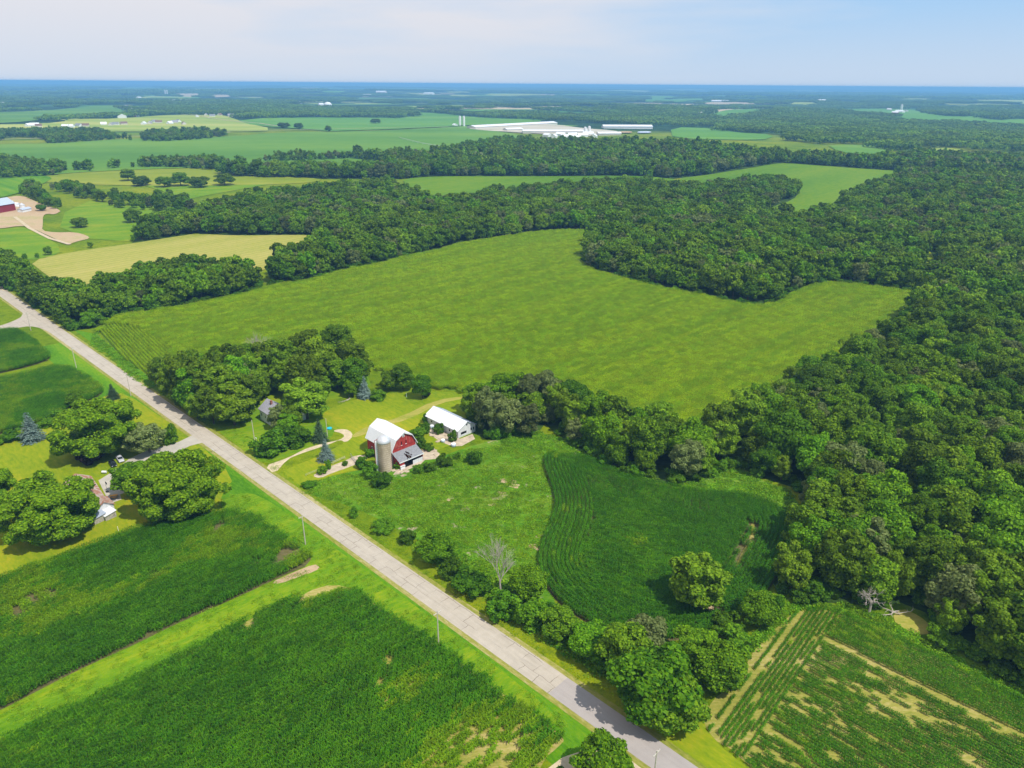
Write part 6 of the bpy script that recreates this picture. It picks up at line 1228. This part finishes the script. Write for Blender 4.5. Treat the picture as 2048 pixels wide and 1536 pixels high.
for px, py, w, L_, wm, rm, lb in ((245, 237, 26, 34, 'white_paint', 'white_roof', 'large white barn left of the estate wood'), (262, 234, 16, 30, 'farred', 'white_roof', 'white-roofed shed right of the large white barn'), (272, 233, 14, 20, 'white_paint', 'white_roof', 'small white shed right of the large white barn'),
      (258, 216, 24, 34, 'white_paint', 'shingle_grey', 'tall white farm building before the estate wood'), (264, 222, 16, 22, 'farred', 'white_roof', 'small red shed below the tall white farm building'), (303, 200, 20, 30, 'cream', 'white_roof', 'cream farmhouse by the long white shed'), (317, 205, 20, 34, 'white_paint', 'white_roof', 'white shed left of the long white shed'),
      (350, 205, 30, 170, 'white_paint', 'white_roof', 'long white shed beyond the estate wood'), (6, 211, 30, 60, 'white_paint', 'white_roof', 'white shed near the horizon at the left edge'), (278, 197, 24, 40, 'white_paint', 'white_roof', 'distant white shed left of the cream farmhouse'),
      (1799, 226, 22, 40, 'white_paint', 'white_roof', 'white barn of the far right farmstead'), (1812, 224, 16, 30, 'white_paint', 'shingle_grey', 'grey-roofed barn of the far right farmstead'), (1778, 221, 16, 24, 'cream', 'white_roof', 'cream house left of the far right farmstead'), (1790, 228, 14, 26, 'farred', 'white_roof', 'low red shed of the far right farmstead'),
      (1390, 230, 18, 60, 'white_paint', 'white_roof', 'long white shed by the narrow tan strip'), (1362, 231, 16, 30, 'cream', 'white_roof', 'cream shed left of the long white strip shed'), (1615, 215, 20, 60, 'white_paint', 'white_roof', 'white shed beyond the right woods'), (1567, 217, 18, 26, 'white_paint', 'white_roof', 'small white house beyond the right woods'), (1645, 213, 18, 60, 'cream', 'brown_roof', 'brown-roofed shed beyond the right woods'),
      (1201, 232, 16, 40, 'white_paint', 'white_roof', 'white shed in the woods behind the dairy farm'), (1145, 211, 24, 60, 'white_paint', 'white_roof', 'distant white shed behind the dairy farm'), (1103, 187, 50, 130, 'white_paint', 'white_roof', 'tiny white building near the horizon at the centre'), (1142, 187, 50, 120, 'cream', 'white_roof', 'tiny cream building right of the horizon centre'), (858, 189, 50, 110, 'white_paint', 'white_roof', 'tiny white building on the distant rise'),
      (735, 192, 40, 90, 'white_paint', 'white_roof', 'distant white building above the far band of woods'), (763, 186, 60, 110, 'cream', 'white_roof', 'distant pale building right of the horizon left'), (1440, 204, 26, 130, 'white_paint', 'white_roof', 'white sheds at the tan field'), (1643, 203, 28, 70, 'white_paint', 'white_roof', 'distant white shed right of centre'), (1624, 195, 30, 90, 'white_paint', 'white_roof', 'long distant white shed right of centre'),
      (1703, 187, 60, 260, 'white_paint', 'white_roof', 'very long pale shed near the right horizon'), (1930, 197, 34, 80, 'white_paint', 'white_roof', 'distant white building near the right edge'), (1905, 195, 34, 120, 'cream', 'brown_roof', 'distant brown-roofed building near the right edge'), (1970, 193, 34, 80, 'white_paint', 'white_roof', 'small distant building at the right edge'), (100, 163, 120, 500, 'white_paint', 'white_roof', 'pale building on the left horizon'),
      (1690, 188, 50, 90, 'white_paint', 'white_roof', 'pale building left of the very long shed'), (520, 176, 70, 200, 'white_paint', 'white_roof', 'pale speck of a building near the left horizon'), (642, 211, 20, 26, 'white_paint', 'white_roof', 'small white building left of the white storage dome'), (600, 207, 20, 50, 'white_paint', 'white_roof', 'white building in the woods left of the dome'), (1525, 183, 60, 160, 'white_paint', 'white_roof', 'pale distant building right of centre'), (1480, 190, 50, 90, 'white_paint', 'white_roof', 'white speck of a building in the right distance')):
    build_at(px, py, R(90) + rng.uniform(-.5, .5) if L_ > 50 else rng.uniform(0, 3), w, L_, 5 + w * .12, 8 + w * .25, wm, rm, lb, 'building')
x, y = G(656, 212); t = empty('storage_dome', (x, y, H1(x, y)), 0, 'round white storage dome in the distant woods', 'dome'); MB().lathe([(22, -2), (22, 5)], 20).build('ring_wall', M['cream'], t); MB().lathe([(22 * math.cos(a), 5 + 16 * math.sin(a)) for a in np.linspace(0, 1.5, 7)], 20).build('shell', M['white_paint'], t, smooth=True)
# centre pivot sprinkler in the far field
a_ = np.array(G(798, 278)); b_ = np.array(G(880, 296)); x, y = a_; t = empty('irrigation_pivot', (x, y, H1(x, y)), 0, 'thin centre-pivot sprinkler line across the far green field', 'sprinkler'); d = b_ - a_; b = MB()
for k in range(9):
    p = d * k / 8; z = H1(*(a_ + p)) - H1(*a_)
    if k: b2 = MB(); b2.tube((p[0] - 1.5, p[1] - 2, z), (p[0], p[1], z + 4.2), .12, .12, 4); b2.tube((p[0] + 1.5, p[1] + 2, z), (p[0], p[1], z + 4.2), .12, .12, 4); b2.build('tower', M['dome_metal'], t)
    if k < 8: q = d * (k + 1) / 8; z2 = H1(*(a_ + q)) - H1(*a_); b.tube((p[0], p[1], z + 4.2), (q[0], q[1], z2 + 4.2), .35, .35, 5)
b.build('span_pipe', M['dome_metal'], t)
# far mounds on the horizon
for px, hh, ww in ((870, 85, 2600), (845, 60, 2000), (905, 55, 2600)):
    d = ray(px, 175); d = d / math.hypot(d[0], d[1]); q = 52000; x, y = d[0] * q, d[1] * q
    b = MB().lathe([(ww * r_, hh * 1.3 * (math.cos(r_ * 3.1416) * .5 + .5) - 30) for r_ in np.linspace(1, .02, 12)], 40); o = b.build('hill', M['ground'], None, smooth=True, label='low blue hill on the distant horizon', kind='structure'); o.location = (x, y, max(0, H1(x, y)) + 0)

# ---- haze: one closed box of even pale air
def haze_mat():
    m, n, l, out = newmat('haze_air'); v = n.new('ShaderNodeVolumePrincipled'); v.inputs['Color'].default_value = (0.27, 0.62, 1.0, 1); v.inputs['Density'].default_value = 0.000125; v.inputs['Anisotropy'].default_value = 0.0
    l.new(v.outputs[0], out.inputs['Volume']); return m
hz = MB().box(-70000, -70000, GZMIN - 1.5, 70000, 70000, 126); o = hz.build('haze', haze_mat()); tag(o, 'pale blue summer haze thickening towards the horizon', None, None, 'stuff')
